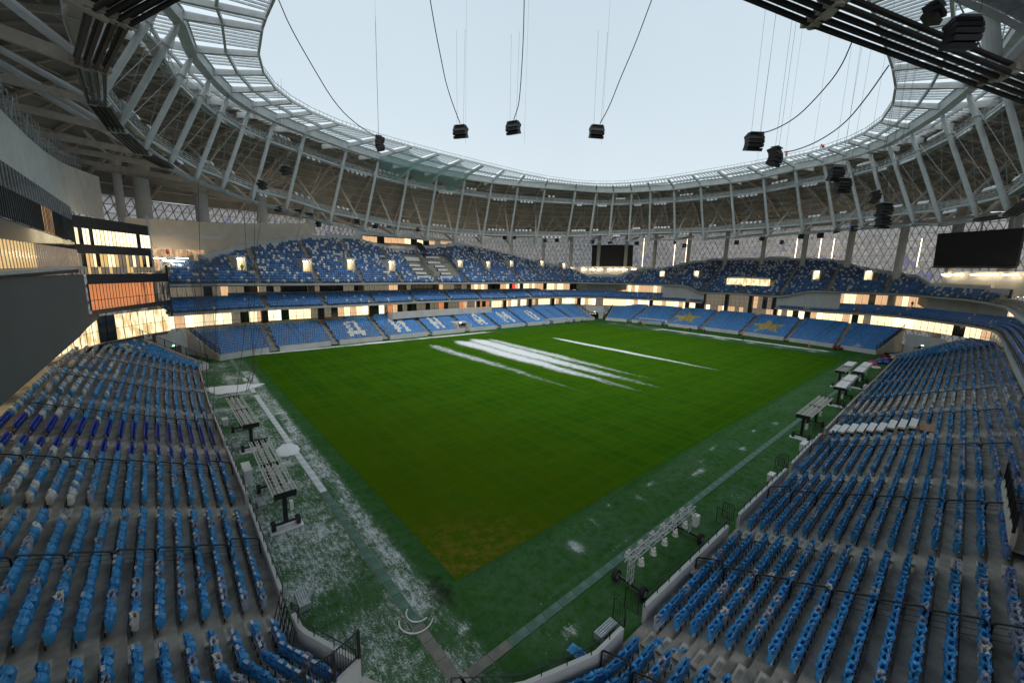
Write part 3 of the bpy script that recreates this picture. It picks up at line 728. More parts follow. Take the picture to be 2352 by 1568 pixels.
# colour codes per vertex: 0 = seat tint, 1 = dark bracket, 2 = snow, painted glint on bag tops, white rail, 3 = dark shade of seat plastic (inner shell)
def tmpl_far(snow):
    P = [(*boxq(.04, 0, .58, .05, .485, .56, .18), 0), (*boxq(-.10, 0, .46, .06, .46, .44, .05), 0)]
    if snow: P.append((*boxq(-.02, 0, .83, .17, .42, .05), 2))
    return join(P)
def shell(cx, w, z0, z1, th, bow, tilt, n=5, m=3):
    """curved plastic shell: front and back grids joined round the rim, all quads"""
    V, Q = [], []
    for s in (-1, 1):
        for i in range(m + 1):
            for j in range(n + 1):
                a = j / n * 2 - 1; h = i / m
                ww = w * (1 - .10 * (h > .9) - .06 * (h < .1)); x = cx + s * th / 2 + bow * (a * a) + tilt * (h - .5) * (z1 - z0)
                V.append((x, a * ww / 2, z0 + (z1 - z0) * h - (.03 * a * a if i == m else 0)))
    k = (m + 1) * (n + 1)
    for i in range(m):
        for j in range(n):
            a = i * (n + 1) + j; Q.append((a, a + 1, a + n + 2, a + n + 1)); Q.append((k + a, k + a + n + 1, k + a + n + 2, k + a + 1))
    rim = [j for j in range(n + 1)] + [(i) * (n + 1) + n for i in range(1, m + 1)] + [m * (n + 1) + j for j in range(n - 1, -1, -1)] + [i * (n + 1) for i in range(m - 1, 0, -1)]
    for a, b in zip(rim, rim[1:] + rim[:1]): Q.append((b, a, a + k, b + k))
    return np.array(V), np.array(Q)
def bag(seed, closed, full=1.0):
    r = np.random.RandomState(seed); n = 12; V, Q = [], []
    th = np.arange(n) / n * 2 * math.pi
    ex, ey = .108 * full, .25
    levels = [(.20, .80, .92), (.40, 1.05, 1.0), (.62, 1.08, 1.02), (.80, .80, 1.0)]
    if closed: levels += [(.87, .50, .80)]
    else: levels += [(.84, .95, 1.02), (.78, .62, .82), (.52, .45, .72)]
    for li, (z, fx, fy) in enumerate(levels):
        for i, t in enumerate(th):
            c, s = math.cos(t), math.sin(t); x = ex * fx * math.copysign(abs(c) ** .7, c); y = ey * fy * math.copysign(abs(s) ** .6, s)
            if closed and c < 0: x *= 1.25 if li < 3 else 1.0; z2 = z - (.10 if li >= 3 else 0)
            else: z2 = z
            q = .028 if li not in (0,) else .02
            V.append((x - .03 + r.randn() * q, y + r.randn() * .010, z2 + r.randn() * q))
    if not closed:                                   # a loose corner flap sticking up
        i = r.randint(n); V[3 * n + i] = tuple(np.array(V[3 * n + i]) * (1.25, 1.05, 1.0) + (0, 0, .05)); V[4 * n + i] = tuple(np.array(V[4 * n + i]) * (1.5, 1.1, 1.06))
    for k in range(len(levels) - 1):
        for i in range(n): Q.append((k * n + i, k * n + (i + 1) % n, (k + 1) * n + (i + 1) % n, (k + 1) * n + i))
    V = np.array(V); o = len(V) - n
    for i in range(n // 2 - 1): Q.append((o + i, o + i + 1, o + n - 2 - i, o + n - 1 - i))
    return V, np.array(Q)
def rail_bits():
    return [(*boxq(.07, 0, .30, .05, .50, .05), 2), (*boxq(.10, .18, .15, .05, .03, .30), 1)]
def tmpl_bare():
    return join([(*shell(.05, .44, .36, .84, .035, -.035, .2), 0), (*shell(-.11, .42, .30, .68, .05, .02, -.05), 0)] + rail_bits())
def tmpl_open(seed): return join([(*bag(seed, False), 0)] + rail_bits())
def tmpl_cap(seed, snow):
    P = [(*bag(seed, True, 1.1), 0)] + rail_bits()
    if snow: P.append((*boxq(.035, 0, .862, .10, .27, .04), 2))  # white slab paints the sky's reflection on the film top
    return join(P)
T = {('far', 0, 0): tmpl_far(0), ('far', 1, 0): tmpl_far(1)}
for vv in range(5):
    T[('open', 0, vv)] = tmpl_open(100 + vv); T[('open', 1, vv)] = T[('open', 0, vv)]
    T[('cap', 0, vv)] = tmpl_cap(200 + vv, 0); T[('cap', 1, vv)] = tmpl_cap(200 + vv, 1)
    T[('bare', 0, vv)] = tmpl_bare(); T[('bare', 1, vv)] = T[('bare', 0, vv)]
T[('farcap', 0, 0)] = T[('far', 0, 0)]
def vcols(code, tint):
    C = np.ones((len(code), 4)); C[:, :3] = tint
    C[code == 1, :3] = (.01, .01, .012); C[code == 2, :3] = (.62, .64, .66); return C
cam2 = CAM
cand = []
for i, s in enumerate(SEATS):
    if s[4] == 'far': continue
    p = np.array(s[:3]) + (0, 0, .5)
    if in_view(p, -6): cand.append((np.linalg.norm(p - CAM), i))
cand.sort(); NEAR = [i for _, i in cand[:300]]; nearset = set(NEAR)
buckets = {}
for i, s in enumerate(SEATS):
    if i in nearset: continue
    vv = 0 if s[4] == 'far' else i % 5
    buckets.setdefault((s[4], int(s[6]), vv), []).append(s)
AV, AQ, AC = [], [], []; base = 0
for key, L in buckets.items():
    v, q, code = T[key]; n = len(L)
    pos = np.array([l[:3] for l in L]); ang = np.array([l[3] for l in L]) + (RN.rand(n) - .5) * .05
    sc = 1 + (RN.rand(n) - .5) * (.0 if key[0] in ('far', 'bare') else .22)
    c, s_ = np.cos(ang)[:, None], np.sin(ang)[:, None]
    X = v[None, :, 0] * sc[:, None] * c - v[None, :, 1] * s_ + pos[:, 0:1]
    Y = v[None, :, 0] * sc[:, None] * s_ + v[None, :, 1] * c + pos[:, 1:2]
    Zz = np.broadcast_to(v[None, :, 2], X.shape) + pos[:, 2:3]
    AV.append(np.stack([X, Y, Zz], -1).reshape(-1, 3))
    AQ.append((q[None] + (np.arange(n) * len(v))[:, None, None] + base).reshape(-1, 4)); base += n * len(v)
    tint = np.array([l[5] for l in L]); C = np.ones((n, len(v), 4)); C[:, :, :3] = tint[:, None, :]
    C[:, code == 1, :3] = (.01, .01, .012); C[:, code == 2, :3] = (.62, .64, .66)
    AC.append(C.reshape(-1, 4))
bulk('distant_seats', np.vstack(AV), np.vstack(AQ), np.vstack(AC), SEAT, kind='stuff', label='all the farther blue, navy, white and gold seats of every stand', cat='seats')
print('seat quads', sum(len(a) for a in AQ))
# the three hundred nearest seats, each its own thing
ORD = ['first', 'second', 'third', 'fourth', 'fifth', 'sixth', 'seventh', 'eighth', 'ninth', 'tenth', 'eleventh', 'twelfth', 'thirteenth', 'fourteenth', 'fifteenth', 'sixteenth', 'seventeenth', 'eighteenth',
       'nineteenth', 'twentieth', 'twenty-first', 'twenty-second', 'twenty-third', 'twenty-fourth', 'twenty-fifth', 'twenty-sixth', 'twenty-seventh', 'twenty-eighth', 'twenty-ninth', 'thirtieth'] + ['far'] * 40
def np_mesh(name, v, q, cols):
    me = bpy.data.meshes.new(name); me.from_pydata([tuple(p) for p in v], [], [tuple(int(a) for a in f) for f in q])
    a = me.attributes.new('tint', 'FLOAT_COLOR', 'POINT'); a.data.foreach_set('color', cols.astype(np.float32).ravel())
    me.materials.append(SEAT); return me
seat_me, bagme = {}, {}
sv, sq, scode = tmpl_bare()
for nm, c in (('wrap', np.array((.03, .12, .42))), ('lil', np.array((.10, .14, .30))), ('deep', DEEP)): seat_me[nm] = np_mesh('seat_shell', sv, sq, vcols(scode, c))
def bag_mesh(kind, col, var, snow):
    key = (kind, col, var, snow)
    if key not in bagme:
        v, q = bag((100 if kind == 'open' else 200) + var, kind == 'cap', 1.0 if kind == 'open' else 1.1)
        code = np.zeros(len(v)); P = [(v, q, 0)]
        if snow: P.append((*boxq(.035, 0, .862, .10, .27, .04), 2))  # same painted reflection as a white slab on the cover
        v, q, code = join(P)
        tint = {'blue': WRAP * (.86 + .09 * var), 'lilac': LILAC, 'white': WHT * .85}[col]
        bagme[key] = np_mesh('plastic_cover', v, q, vcols(code, tint))
    return bagme[key]
rows = {}
for i in NEAR:
    s = SEATS[i]; side = 'left' if s[0] < -5.2 and s[1] > -5.5 - (s[0] + 5.2) * .1 and s[1] > -9 and s[0] < -6 else 'right'
    if side == 'left': al = A_W; c = s[1]
    else: al = A_S; c = s[0]
    blk = sum(1 for a in al if a < c); rows.setdefault((side, blk, s[7]), []).append((c, i))
for (side, blk, k), L in rows.items():
    L.sort(); gname = f'wrapped seats in the {side} near stand'
    for j, (c, i) in enumerate(L):
        s = SEATS[i]; t = s[5]; col = 'white' if t[0] > .42 else 'lilac' if t[0] > .14 else 'blue'
        if s[4] == 'bare': lab0 = 'bare royal blue seat'
        else: lab0 = {'white': 'seat in white plastic', 'lilac': 'seat in clear film', 'blue': 'seat in blue plastic'}[col]
        lab = f"{lab0}, {side} near stand, {ORD[k]} row up, {ORD[blk]} block, {ORD[j]} seat along"
        o = inst('stadium_seat', seat_me['deep' if s[4] == 'bare' else 'lil' if col != 'blue' else 'wrap'], s[:3], s[3], label=lab, cat='seat', group=gname)
        if s[4] != 'bare':
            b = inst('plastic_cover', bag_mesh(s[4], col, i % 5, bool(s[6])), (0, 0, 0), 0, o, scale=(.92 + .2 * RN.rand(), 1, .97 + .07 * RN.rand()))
mat('ribbed_grey', (.13, .135, .14), .35, var=.25, scale=.5)
emat('lit_gold', (.80, .52, .20), .75, scale=.9, col2=(.36, .23, .09))
emat('lit_mauve', (.30, .20, .12), .7, scale=.9, col2=(.13, .09, .07))
# ------------------------------------------------------------------ lit glazing, boxes and walls behind the seats
PANE = {}
def pane_mesh(key, mats_):
    if key not in PANE:
        mb = MB(); mb.box((0, 0, .5), 1, .04, 1); PANE[key] = mb.mesh('pane', mats_)
    return PANE[key]
NPANE = [0]
def glass_wall(name, P, zb, zt, label, pick, w=1.5, mull=BLACK, cat='glass wall', mw=.07, transom=None, panes=True):
    """framed glazing along plan points P; zb / zt heights per point or number; pick(j, n) -> material key"""
    P = np.asarray(P, float); n0 = len(P)
    zb = np.broadcast_to(np.asarray(zb, float), n0); zt = np.broadcast_to(np.asarray(zt, float), n0); transom = transom or ((.32,) if name == 'concourse_glazing' else None)
    L = np.r_[0, np.cumsum(np.linalg.norm(np.diff(P, axis=0), axis=1))]; n = max(1, int(round(L[-1] / w)))
    t = np.linspace(0, L[-1], n + 1); X = np.interp(t, L, P[:, 0]); Y = np.interp(t, L, P[:, 1]); B = np.interp(t, L, zb); H = np.interp(t, L, zt)
    root = empty(name, (X[0], Y[0], B[0]), label=label, cat=cat); o = np.array([X[0], Y[0], B[0]])
    mb = MB(); merged = {}
    for j in range(n):
        a, b = np.array([X[j], Y[j]]), np.array([X[j + 1], Y[j + 1]]); c = (a + b) / 2; ww = np.linalg.norm(b - a); rz = math.atan2(*(b - a)[::-1])
        z0 = (B[j] + B[j + 1]) / 2; z1 = (H[j] + H[j + 1]) / 2; k = pick(j, n)
        if z1 - z0 < .1: continue
        if panes and NPANE[0] < 620:
            inst('pane', pane_mesh(k, MATS[k]), (c[0] - o[0], c[1] - o[1], z0 - o[2]), rz, root, scale=(ww - .03, 1, z1 - z0)); NPANE[0] += 1
        else:
            merged.setdefault(k, MB()).box((c[0] - o[0], c[1] - o[1], (z0 + z1) / 2 - o[2]), ww - .03, .04, z1 - z0, rz)
        mb.box((X[j] - o[0], Y[j] - o[1], (B[j] + H[j]) / 2 - o[2]), mw, .14, H[j] - B[j], rz)
        if transom:
            for f in transom: mb.box((c[0] - o[0], c[1] - o[1], z0 + (z1 - z0) * f - o[2]), ww, .10, .06, rz)
    for k, m_ in merged.items(): m_.build('pane', MATS[k], root, kind='stuff')
    if mb.v: mb.build('mullion', mull, root, kind='stuff')
    return root
def pick_mix(seed, table):
    r = np.random.RandomState(seed); ks, ps = zip(*table); ps = np.array(ps) / sum(ps); cs = np.cumsum(ps)
    def f(j, n): return ks[int(np.searchsorted(cs, r.rand()))]
    return f
def gcurve(i0_, i1_, d): return np.array([G[i] + GN[i] * d for i in range(i0_, i1_ + 1)])
def by_x(x0, x1): idx = [i for i in range(i_f0) if x0 <= G[i, 0] <= x1 and G[i, 1] > 70]; return idx[0], idx[-1]
def by_u(u0, u1):
    idx = [i for i in range(0, i0 + 6) if (lambda q: q is not None and u0 <= q[0] <= u1)(proj((*G[i], Z3[i])))]; return idx[0], idx[-1]
LITM = [('lit_window', 5), ('lit_room_bright', 2), ('lit_room_tan', 1.5), ('lit_room_dim', 1.2), ('dark_glass', .9)]
lowL = [(-14, 34, LITM, 'bright lit concourse glazing behind the left blocks of the far left stand'),
        (34, 73, [('lit_room_amber', 2), ('lit_room_dim', 4), ('dark_glass', 2), ('lit_room_tan', 1)], 'dim amber box windows above the white balustrade behind the lettered seats'),
        (73, 116, LITM, 'bright lit concourse glazing behind the right end of the far left stand')]
for a, b, tb_, lb in lowL:
    i, j = by_x(a, b); glass_wall('concourse_glazing', gcurve(i, j, 2.2), Z2[i:j + 1] - 3.0, Z2[i:j + 1] - .75, lb, pick_mix(i, tb_), 1.6)
i1_, j1_ = [k for k in range(i_f0) if G[k, 0] > 116][0], i_f0
glass_wall('concourse_glazing', gcurve(i1_, j1_, 2.2), Z2[i1_:j1_ + 1] - 3.3, Z2[i1_:j1_ + 1] - .6, 'lit concourse glazing round the far corner tunnel', pick_mix(3, LITM), 1.6)
glass_wall('concourse_glazing', gcurve(i_f1, i0 + 8, 2.2), Z2[i_f1:i0 + 9] - 3.3, Z2[i_f1:i0 + 9] - .6, 'lit concourse glazing behind the right end of the far right stand', pick_mix(5, LITM), 1.6)
# tall foyer glazing in the gap of the far right stand
glass_wall('foyer_glazing', gcurve(i_f0 - 1, i_f1 + 1, 3.2), 4.9, 7.6, 'lit lower panes of the tall foyer between the two white gable walls', pick_mix(8, [('lit_window', 2), ('lit_room_tan', 3), ('lit_room_dim', 4), ('lit_room_bright', .8)]), 1.5)
glass_wall('foyer_glazing', gcurve(i_f0 - 1, i_f1 + 1, 3.2), 7.62, Z3[i_f0 - 1:i_f1 + 2] - .5, 'darker upper panes of the tall foyer under the upper tier edge', pick_mix(9, [('lit_room_dim', 6), ('dark_glass', 3), ('lit_room_tan', 1)]), 1.5, transom=(.33, .66))
foyc = empty('foyer_column', (0, 0, 0), label='dark square columns standing in front of the tall foyer glazing', cat='column')
for f in (.0, .34, .67, 1.0):
    i = int(i_f0 + (i_f1 - i_f0) * f); mb = MB(); p = G[i] + GN[i] * 1.6; mb.box((*p, 9), 1.1, 1.1, 8.4, math.atan2(GN[i][1], GN[i][0])); mb.build('shaft', BLACK, foyc)
# glazing between the second and upper tiers
def boxes(i, j, tb_, lb, d=7.4, seed=0, w=1.5):
    Zb = Z2[i:j + 1] + 2.44; Zt = np.maximum(Z3[i:j + 1] - .45, Zb + .3)
    glass_wall('box_glazing', gcurve(i, j, d), Zb, Zt, lb, pick_mix(seed, tb_), w)
i, j = by_x(-14, 68); boxes(i, j, [('dark_glass', 4), ('lit_room_dim', 5), ('lit_room_tan', 1.2)], 'dark reflective box windows above the second tier of the far left stand', seed=11)
i, j = by_x(68, 118); boxes(i, j, [('lit_room_tan', 3), ('lit_window', 4), ('lit_red_board', .25), ('dark_glass', 1)], 'lit box windows above the second tier towards the far corner', seed=12)
ie = by_u(1310, 1480); boxes([k for k in range(i_f0) if G[k, 0] > 118][0], i_f0 - 16, [('lit_room_tan', 3), ('lit_window', 3), ('lit_red_board', .3)], 'lit box windows below the smaller screen', seed=13)
boxes(i_f1 + 16, i0 + 10, [('lit_room_tan', 4), ('lit_window', 2), ('lit_red_board', .3), ('dark_glass', .5)], 'lit tan box windows below the larger screen', seed=14)
i3, j3 = i0 + 11, len(G) - 1
boxes(i3, j3, [('lit_room_tan', 3), ('lit_window', 2), ('dark_glass', 2)], 'box windows behind the second tier over the right near stand', seed=15)
glass_wall('concourse_glazing', gcurve(i0 + 9, len(G) - 1, 1.2), Z2[i0 + 9:] - 3.0, Z2[i0 + 9:] - .7, 'concourse glazing behind the back rows of the right near stand', pick_mix(16, [('lit_room_dim', 5), ('dark_glass', 3), ('lit_room_tan', 1)]), 1.8)
# timber piers and dark piers between the windows
pier = empty('pier', (0, 0, 0), label='dark and timber piers dividing the lit windows under the balconies', cat='pier')
for k, x in enumerate(A_N + [116]):
    idx = [i for i in range(i_f0) if G[i, 1] > 70]; i = idx[int(np.argmin([abs(G[q, 0] - x) for q in idx]))]; rz = math.atan2(GN[i][1], GN[i][0])
    mb = MB(); p = G[i] + GN[i] * 7.1; mb.box((*p, (Z2[i] + 2.3 + Z3[i]) / 2), .5, 1.5, Z3[i] - Z2[i] - 2.8, rz); mb.build('timber_panel', WOOD if x < 75 else BLACK, pier)
    mb = MB(); p = G[i] + GN[i] * 1.9; mb.box((*p, Z2[i] - 1.9), .5, 1.3, 3.0, rz); mb.build('dark_panel', BLACK, pier)
for y in A_E + [80]:
    idx = [i for i in range(int(i_f0 * .6), i0) if G[i, 0] > 130 and not FOY[i]]; i = idx[int(np.argmin([abs(G[q, 1] - y) for q in idx]))]
    if abs(G[i, 1] - y) > 2: continue
    mb = MB(); p = G[i] + GN[i] * 1.9; mb.box((*p, Z2[i] - 1.9), .5, 1.5, 3.0, math.atan2(GN[i][1], GN[i][0])); mb.build('dark_panel', BLACK, pier)
# white gable walls either side of the foyer
for (ia, ib, lb) in ((i_f0 - 15, i_f0, 'white gable wall left of the tall foyer'), (i_f1, i_f1 + 17, 'white gable wall right of the tall foyer')):
    mb = MB(); rows = [[(*(G[i] + GN[i] * d), z) for d, z in ((1.0, Z2[i]), (1.0, Z3[i] - .42), (1.5, Z3[i] - .42), (1.5, Z2[i]))] for i in range(ia, ib + 1)]
    # bottom edge climbs with the seats away from the foyer
    mb.sheet(rows); e = ia if ia > i_f0 else ib
    mb.build('gable_wall', WALLW, label=lb, cat='wall')
# VIP balustrade between the lettered seats and the amber windows
vip = empty('press_balcony', (53, 84, 0), label='long white balustrade with two seat rows above the lettered seats', cat='balcony')
i, j = by_x(34.5, 72); mb = MB()
mb.sheet([[(*(G[k] + GN[k] * d), z) for d, z in ((-.5, 4.2), (-.5, 6.1), (-.2, 6.1), (-.2, 5.3), (2.2, 5.4))] for k in range(i, j + 1)])
for k in (i, j): mb.quad((*(G[k] - GN[k] * .5), 3.6), (*(G[k] + GN[k] * 2.2), 3.6), (*(G[k] + GN[k] * 2.2), 6.0), (*(G[k] - GN[k] * .5), 6.0))
tpart(vip, mb, 'balustrade', WALLW)
# low white wall behind the second tier of the far left stand
i, j = by_x(0, 100); mb = MB()
mb.sheet([[(*(G[k] + GN[k] * d), z) for d, z in ((5.75, Z2[k] + 2.2), (5.75, Z2[k] + 3.1), (5.9, Z2[k] + 3.1), (5.9, Z2[k] + 2.4))] for k in range(i, j + 1)])
tpart(t2, mb, 'dividing_wall', WALLW)
# vomitories of the upper tier
def vomitory(i, k, nrows, hw, lab):
    d = .7 + .8 * (k - .6); z = Z3[i] + .55 * k - .35; e = np.array([-GN[i][1], GN[i][0]]); w = .85 + .15 * (hw > 1.05)
    root = empty('vomitory', (*(G[i] + GN[i] * d), z), label=lab, cat='stair entrance'); rz = math.atan2(GN[i][1], GN[i][0]); dep = .8 * nrows; h = .55 * nrows + .9
    def L(mb, c, s, nm, m):
        mb.box(c, *s); o = mb.build(nm, m, root); o.rotation_euler = (0, 0, rz); return o
    for s_ in (-1, 1): L(MB(), (dep / 2, s_ * w, h / 2 - .1), (dep + .3, .18, h), 'side_wall', WALLW)
    L(MB(), (dep * .55, 0, h), (dep * .9, w * 2 + .3, .25), 'roof_slab', WALLW)
    L(MB(), (dep * .28, 0, h * .42), (.08, w * 2 - .2, h * .84), 'lit_passage', LIT)
    L(MB(), (dep * .24, 0, h - .5), (.05, w * 1.0, .18), 'lamp', LAMP)
VT = ['far left end', 'second from left', 'third from left', 'left of the white media desks', 'right of the white media desks', 'second right of the media desks', 'third right of the media desks', 'fourth right of the media desks', 'nearest the far corner',
      'first right of the smaller screen', 'second right of the smaller screen', 'right of the wide opening', 'left of the larger screen']
for (i, k, nn, hw), t_ in zip(VOM, VT): vomitory(i, k, nn, hw, f'white stair entrance with warm light in the upper tier, {t_}')
iL, iR = sorted((viL[0], viR[0])); kk = 5
wo_ = empty('viewing_deck', (*G[(iL + iR) // 2], Z3[iL] + 3), label='wide lit opening cut into the upper tier above the foyer', cat='balcony')
mb = MB(); mb.sheet([[(*(G[i] + GN[i] * d), z) for d, z in ((.7 + .8 * 4.6, Z3[i] + .55 * 5 - .4), (.7 + .8 * 7.5, Z3[i] + .55 * 5 - .4))] for i in range(iL, iR + 1)]); tpart(wo_, mb, 'floor', CONC2)
mb = MB(); mb.sheet([[(*(G[i] + GN[i] * 4.75), z) for z in (Z3[i] + 2.3, Z3[i] + 5.3)] for i in range(iL, iR + 1)]); tpart(wo_, mb, 'lit_wall', LIT)
mb = MB(); mb.sheet([[(*(G[i] + GN[i] * d), z) for d, z in ((4.9, Z3[i] + 5.3), (4.9, Z3[i] + 5.9), (7.9, Z3[i] + 5.9))] for i in range(iL, iR + 1)]); tpart(wo_, mb, 'lintel', WALLW)
# cream gallery walls with lamp tubes below the two screens
def gallery(ua, ub, lab, nl, vl, hgt=3.3):
    i, j = by_u(ua, ub); rootg = empty('gallery_wall', (*G[i], Z3[i]), label=lab, cat='wall'); mb = MB()
    dd_ = [DM[k] + 3.2 for k in range(i, j + 1)]; dd_ = np.convolve(np.pad(dd_, 3, 'edge'), np.ones(7) / 7, 'valid')
    mb.sheet([[(*(G[k] + GN[k] * dd_[k - i]), z) for z in (Z3[k] + 1.2, (solve_z(*(G[k] + GN[k] * dd_[k - i]), [0, 2400], [vl - 7, vl - 7], 10, 40) or 20.0))] for k in range(i, j + 1)]); tpart(rootg, mb, 'wall_face', WALLC)
    for t in range(nl):
        k = int(i + (j - i) * (t + .5) / nl); p = G[k] + GN[k] * (dd_[k - i] - 1.0)
        q0 = proj((*p, 19)); z = solve_z(p[0], p[1], [0, 2400], [vl, vl], 10, 40) or 19.5
        mb = MB(); mb.box((0, 0, 0), .16, 2.2, .12); o = mb.build('lamp', LAMP, label=f'glowing tube lamp, {ORD[t]} along the cream wall {lab.split("wall ")[1]}', cat='lamp', group='tube lamps under the screens')
        o.location = (*p, z); o.rotation_euler = (0, 0, math.atan2(GN[k][1], GN[k][0]))
gallery(1325, 1480, 'lit cream wall under the smaller screen', 8, 619)
gallery(2104, 2352, 'lit cream wall under the larger screen', 7, 631)
# screens
def at_plane(u, v, p0, n): d = ray(u, v); t = ((np.array(p0) - CAM) @ n) / (d @ n); return CAM + d * t
def screen(corners, p0, n, lab):
    n = np.array(n, float); n /= np.linalg.norm(n); C = [at_plane(u, v, p0, n) for u, v in corners]
    root = empty('video_screen', C[3], label=lab, cat='screen'); o = np.array(C[3]); mb = MB(); bk = [c - n * .8 for c in C]
    vs = [c - o for c in C] + [c - o for c in bk]; mb.add(vs, [(0, 1, 2, 3), (7, 6, 5, 4), (0, 4, 5, 1), (1, 5, 6, 2), (2, 6, 7, 3), (3, 7, 4, 0)]); mb.build('display', BLACKP, root)
    mb = MB(); m1, m2 = (C[3] + C[2]) / 2, (C[0] + C[1]) / 2; mb.beam(C[3] - o + (0, 0, -.25), C[2] - o + (0, 0, -.25), .9, .4); mb.build('bottom_beam', BLACK, root)
    mb = MB()
    for f in (.15, .5, .85):
        a = C[0] * (1 - f) + C[1] * f - n * 1.0 - o; b = C[3] * (1 - f) + C[2] * f - n * 1.0 - o; mb.beam(a + (0, 0, 2.5), b, .3, .3)
    mb.build('hanger', STEELG, root)
screen([(1360, 562.6), (1454.6, 562.6), (1452.5, 611), (1358.5, 610.5)], (146, 92, 25), (-.80, -.60, 0), 'smaller blank black video screen hanging over the far corner')
screen([(2154, 536.6), (2352, 523), (2333, 612), (2143, 611.6)], (143, -14, 25), (-.85, .52, 0), 'larger blank black video screen hanging over the right corner')
# media desks (white tables) and press box in the upper tier of the far left stand
desk_rows = [((574 + 1300 * .2686, 574 + 1440 * .2686), 230 + 775 * .2686 + 115 * 0), ]
DK = [(1302, 1440, 375), (1322, 1455, 405), (1350, 1455, 450), (1372, 1478, 482), (1395, 1500, 514), (1415, 1553, 545), (1478, 1610, 380), (1505, 1628, 410), (1560, 1660, 456), (1588, 1684, 486), (1610, 1706, 515), (1600, 1728, 546)]
for t, (xa, xb, yy) in enumerate(DK):
    ua, ub, vv = 574.2 + xa * .2686, 574.2 + xb * .2686, (850 + yy * .4677) / 1.7415
    i, k = on_upper((ua + ub) / 2, vv + 3); p = G[i] + GN[i] * (.7 + .8 * k); z = Z3[i] + .55 * k + .75
    wd = (ub - ua) / F * proj((*p, z))[2] * 1.02; e = math.atan2(GN[i][1], GN[i][0])
    root = empty('media_desk', (*p, z - .75), e, label=f'white media desk, {ORD[t % 6]} from the top of the {"left" if t < 6 else "right"} column in the upper tier', cat='desk', group='white media desks')
    mb = MB(); mb.box((-.2, 0, .75), .8, wd, .06); mb.build('desk_top', WHITEP, root)
    mb = MB(); mb.box((-.58, 0, .45), .04, wd, .62); mb.build('front_board', WHITEP, root)
    mb = MB()
    for s_ in (-1, 0, 1): mb.box((-.2, s_ * wd * .45, .36), .6, .05, .72)
    mb.build('leg', BLACK, root)
for (u, v) in ((975, 583),):
    i, k = on_upper(u, v); p = G[i] + GN[i] * (.7 + .8 * k); mb = MB(); r_ = np.random.RandomState(2); e = math.atan2(GN[i][1], GN[i][0])
    rows_ = [[(a * .5 - 2.6 * 0, (b - 2) * .55, a * .42 + r_.rand() * .35 + .3) for b in range(6)] for a in range(12)]
    mb.sheet(rows_); o = mb.build('black_sheeting', BLACKP, label='crumpled black sheeting over the stairs between the media desks', cat='sheeting'); o.location = (*(p - GN[i] * 2), Z3[i] + .55 * k - 1.4); o.rotation_euler = (0, 0, e)
# press box with lit strip window
def face(P, top, bot, mb=None, mi=0, thick=0):
    """wall over plan polyline P whose top and bottom follow surveyed edges ((u,v),(u,v)) or a height"""
    mb = mb or MB(); r = []
    for p in P:
        zz = []
        for e in (top, bot):
            if isinstance(e, (int, float)): zz.append(e)
            else:
                us, vs = [a[0] for a in e], [a[1] for a in e]; z = solve_z(p[0], p[1], [us[0] - 400, *us, us[-1] + 400], [vs[0] - 400 * (vs[1] - vs[0]) / (us[1] - us[0]), *vs, vs[-1] + 400 * (vs[-1] - vs[-2]) / (us[-1] - us[-2])], -40, 120)
                zz.append(20 if z is None else z)
        r.append([(p[0], p[1], zz[1]), (p[0], p[1], zz[0])])
    mb.sheet(r, mi); return mb, r
def line(p, q, n): return [tuple(np.array(p) * (1 - t) + np.array(q) * t) for t in np.linspace(0, 1, n)]
def pz(x0, y0, k, *pts): return [((x0 + a * k) / 1.7415, (y0 + b * k) / 1.7415) for a, b in pts]
PB = line((35, 106), (68, 108.5), 12)
pb = empty('press_box', (50, 107, 0), label='white press box with a slanted strip of lit windows over the far left stand', cat='press box')
def zoneface(root, P, top, bot, m, nm, dy=(0, 0)):
    mb, _ = face([(p[0] + dy[0], p[1] + dy[1]) for p in P], top, bot); tpart(root, mb, nm, m)
zp = lambda *p: pz(1000, 850, .4677, *p)
zoneface(pb, line((33, 106.6), (72, 109), 8), zp((885, 155), (1250, 160), (1720, 235)), 22.0, WALLW, 'wall')
mb, r_ = face(PB, zp((1015, 195), (1700, 240)), zp((1015, 262), (1700, 290))); o = tpart(pb, mb, 'window_frame', BLACK); o.location = o.location + Vector((0, -.15, 0))
glass_wall('press_box_window', [(p[0][0], p[0][1] - .35) for p in r_], [p[0][2] + .25 for p in r_], [p[1][2] - .3 for p in r_], 'strip of press box windows, some lit amber, some dark', pick_mix(21, [('lit_room_tan', 3), ('lit_window', 1.2), ('dark_glass', 4), ('lit_room_dim', 2)]), 2.3)
# ---- the glazed corner building on the left
lb_ = empty('corner_building', (-18, 60, 0), label='corner building of black framed glass boxes and a big white wall at the left', cat='building')
zq = lambda *p: pz(0, 600, .4677, *p)
def plan_u(u, y): d = ray(u, 600); t = (y - CAM[1]) / d[1]; return (CAM[0] + d[0] * t, y)
WWp = line((-19.6, 14), (-19.6, 66), 10) + line((-19.4, 70), (-18.4, 88), 5)
zoneface(lb_, WWp, [(0, 250), (60, 312), (107, 352), (150, 378), (226, 406), (260, 415)], [(0, 385), (150, 480), (240, 506)], WALLW, 'white_wall')
mb = MB(); mb.box((-18.4 - 3, 88, 26), 6, .3, 14); 
Ag = line((-18.6, 6), (-18.6, 44), 10) + [(-18.4, 49)]
bands = [((0, 100), (590, 490), (0, 312), (600, 600), GLASSD, 'upper_glass'), ((0, 312), (600, 600), (0, 570), (610, 780), None, 'inclined_panel'),
         ((0, 570), (610, 780), (0, 760), (630, 850), GLASSD, 'spandrel'), ((0, 760), (630, 850), (0, 1015), (640, 995), None, 'lit'), ((0, 1015), (640, 995), (0, 1100), (715, 1045), BLACK, 'rail_band')]
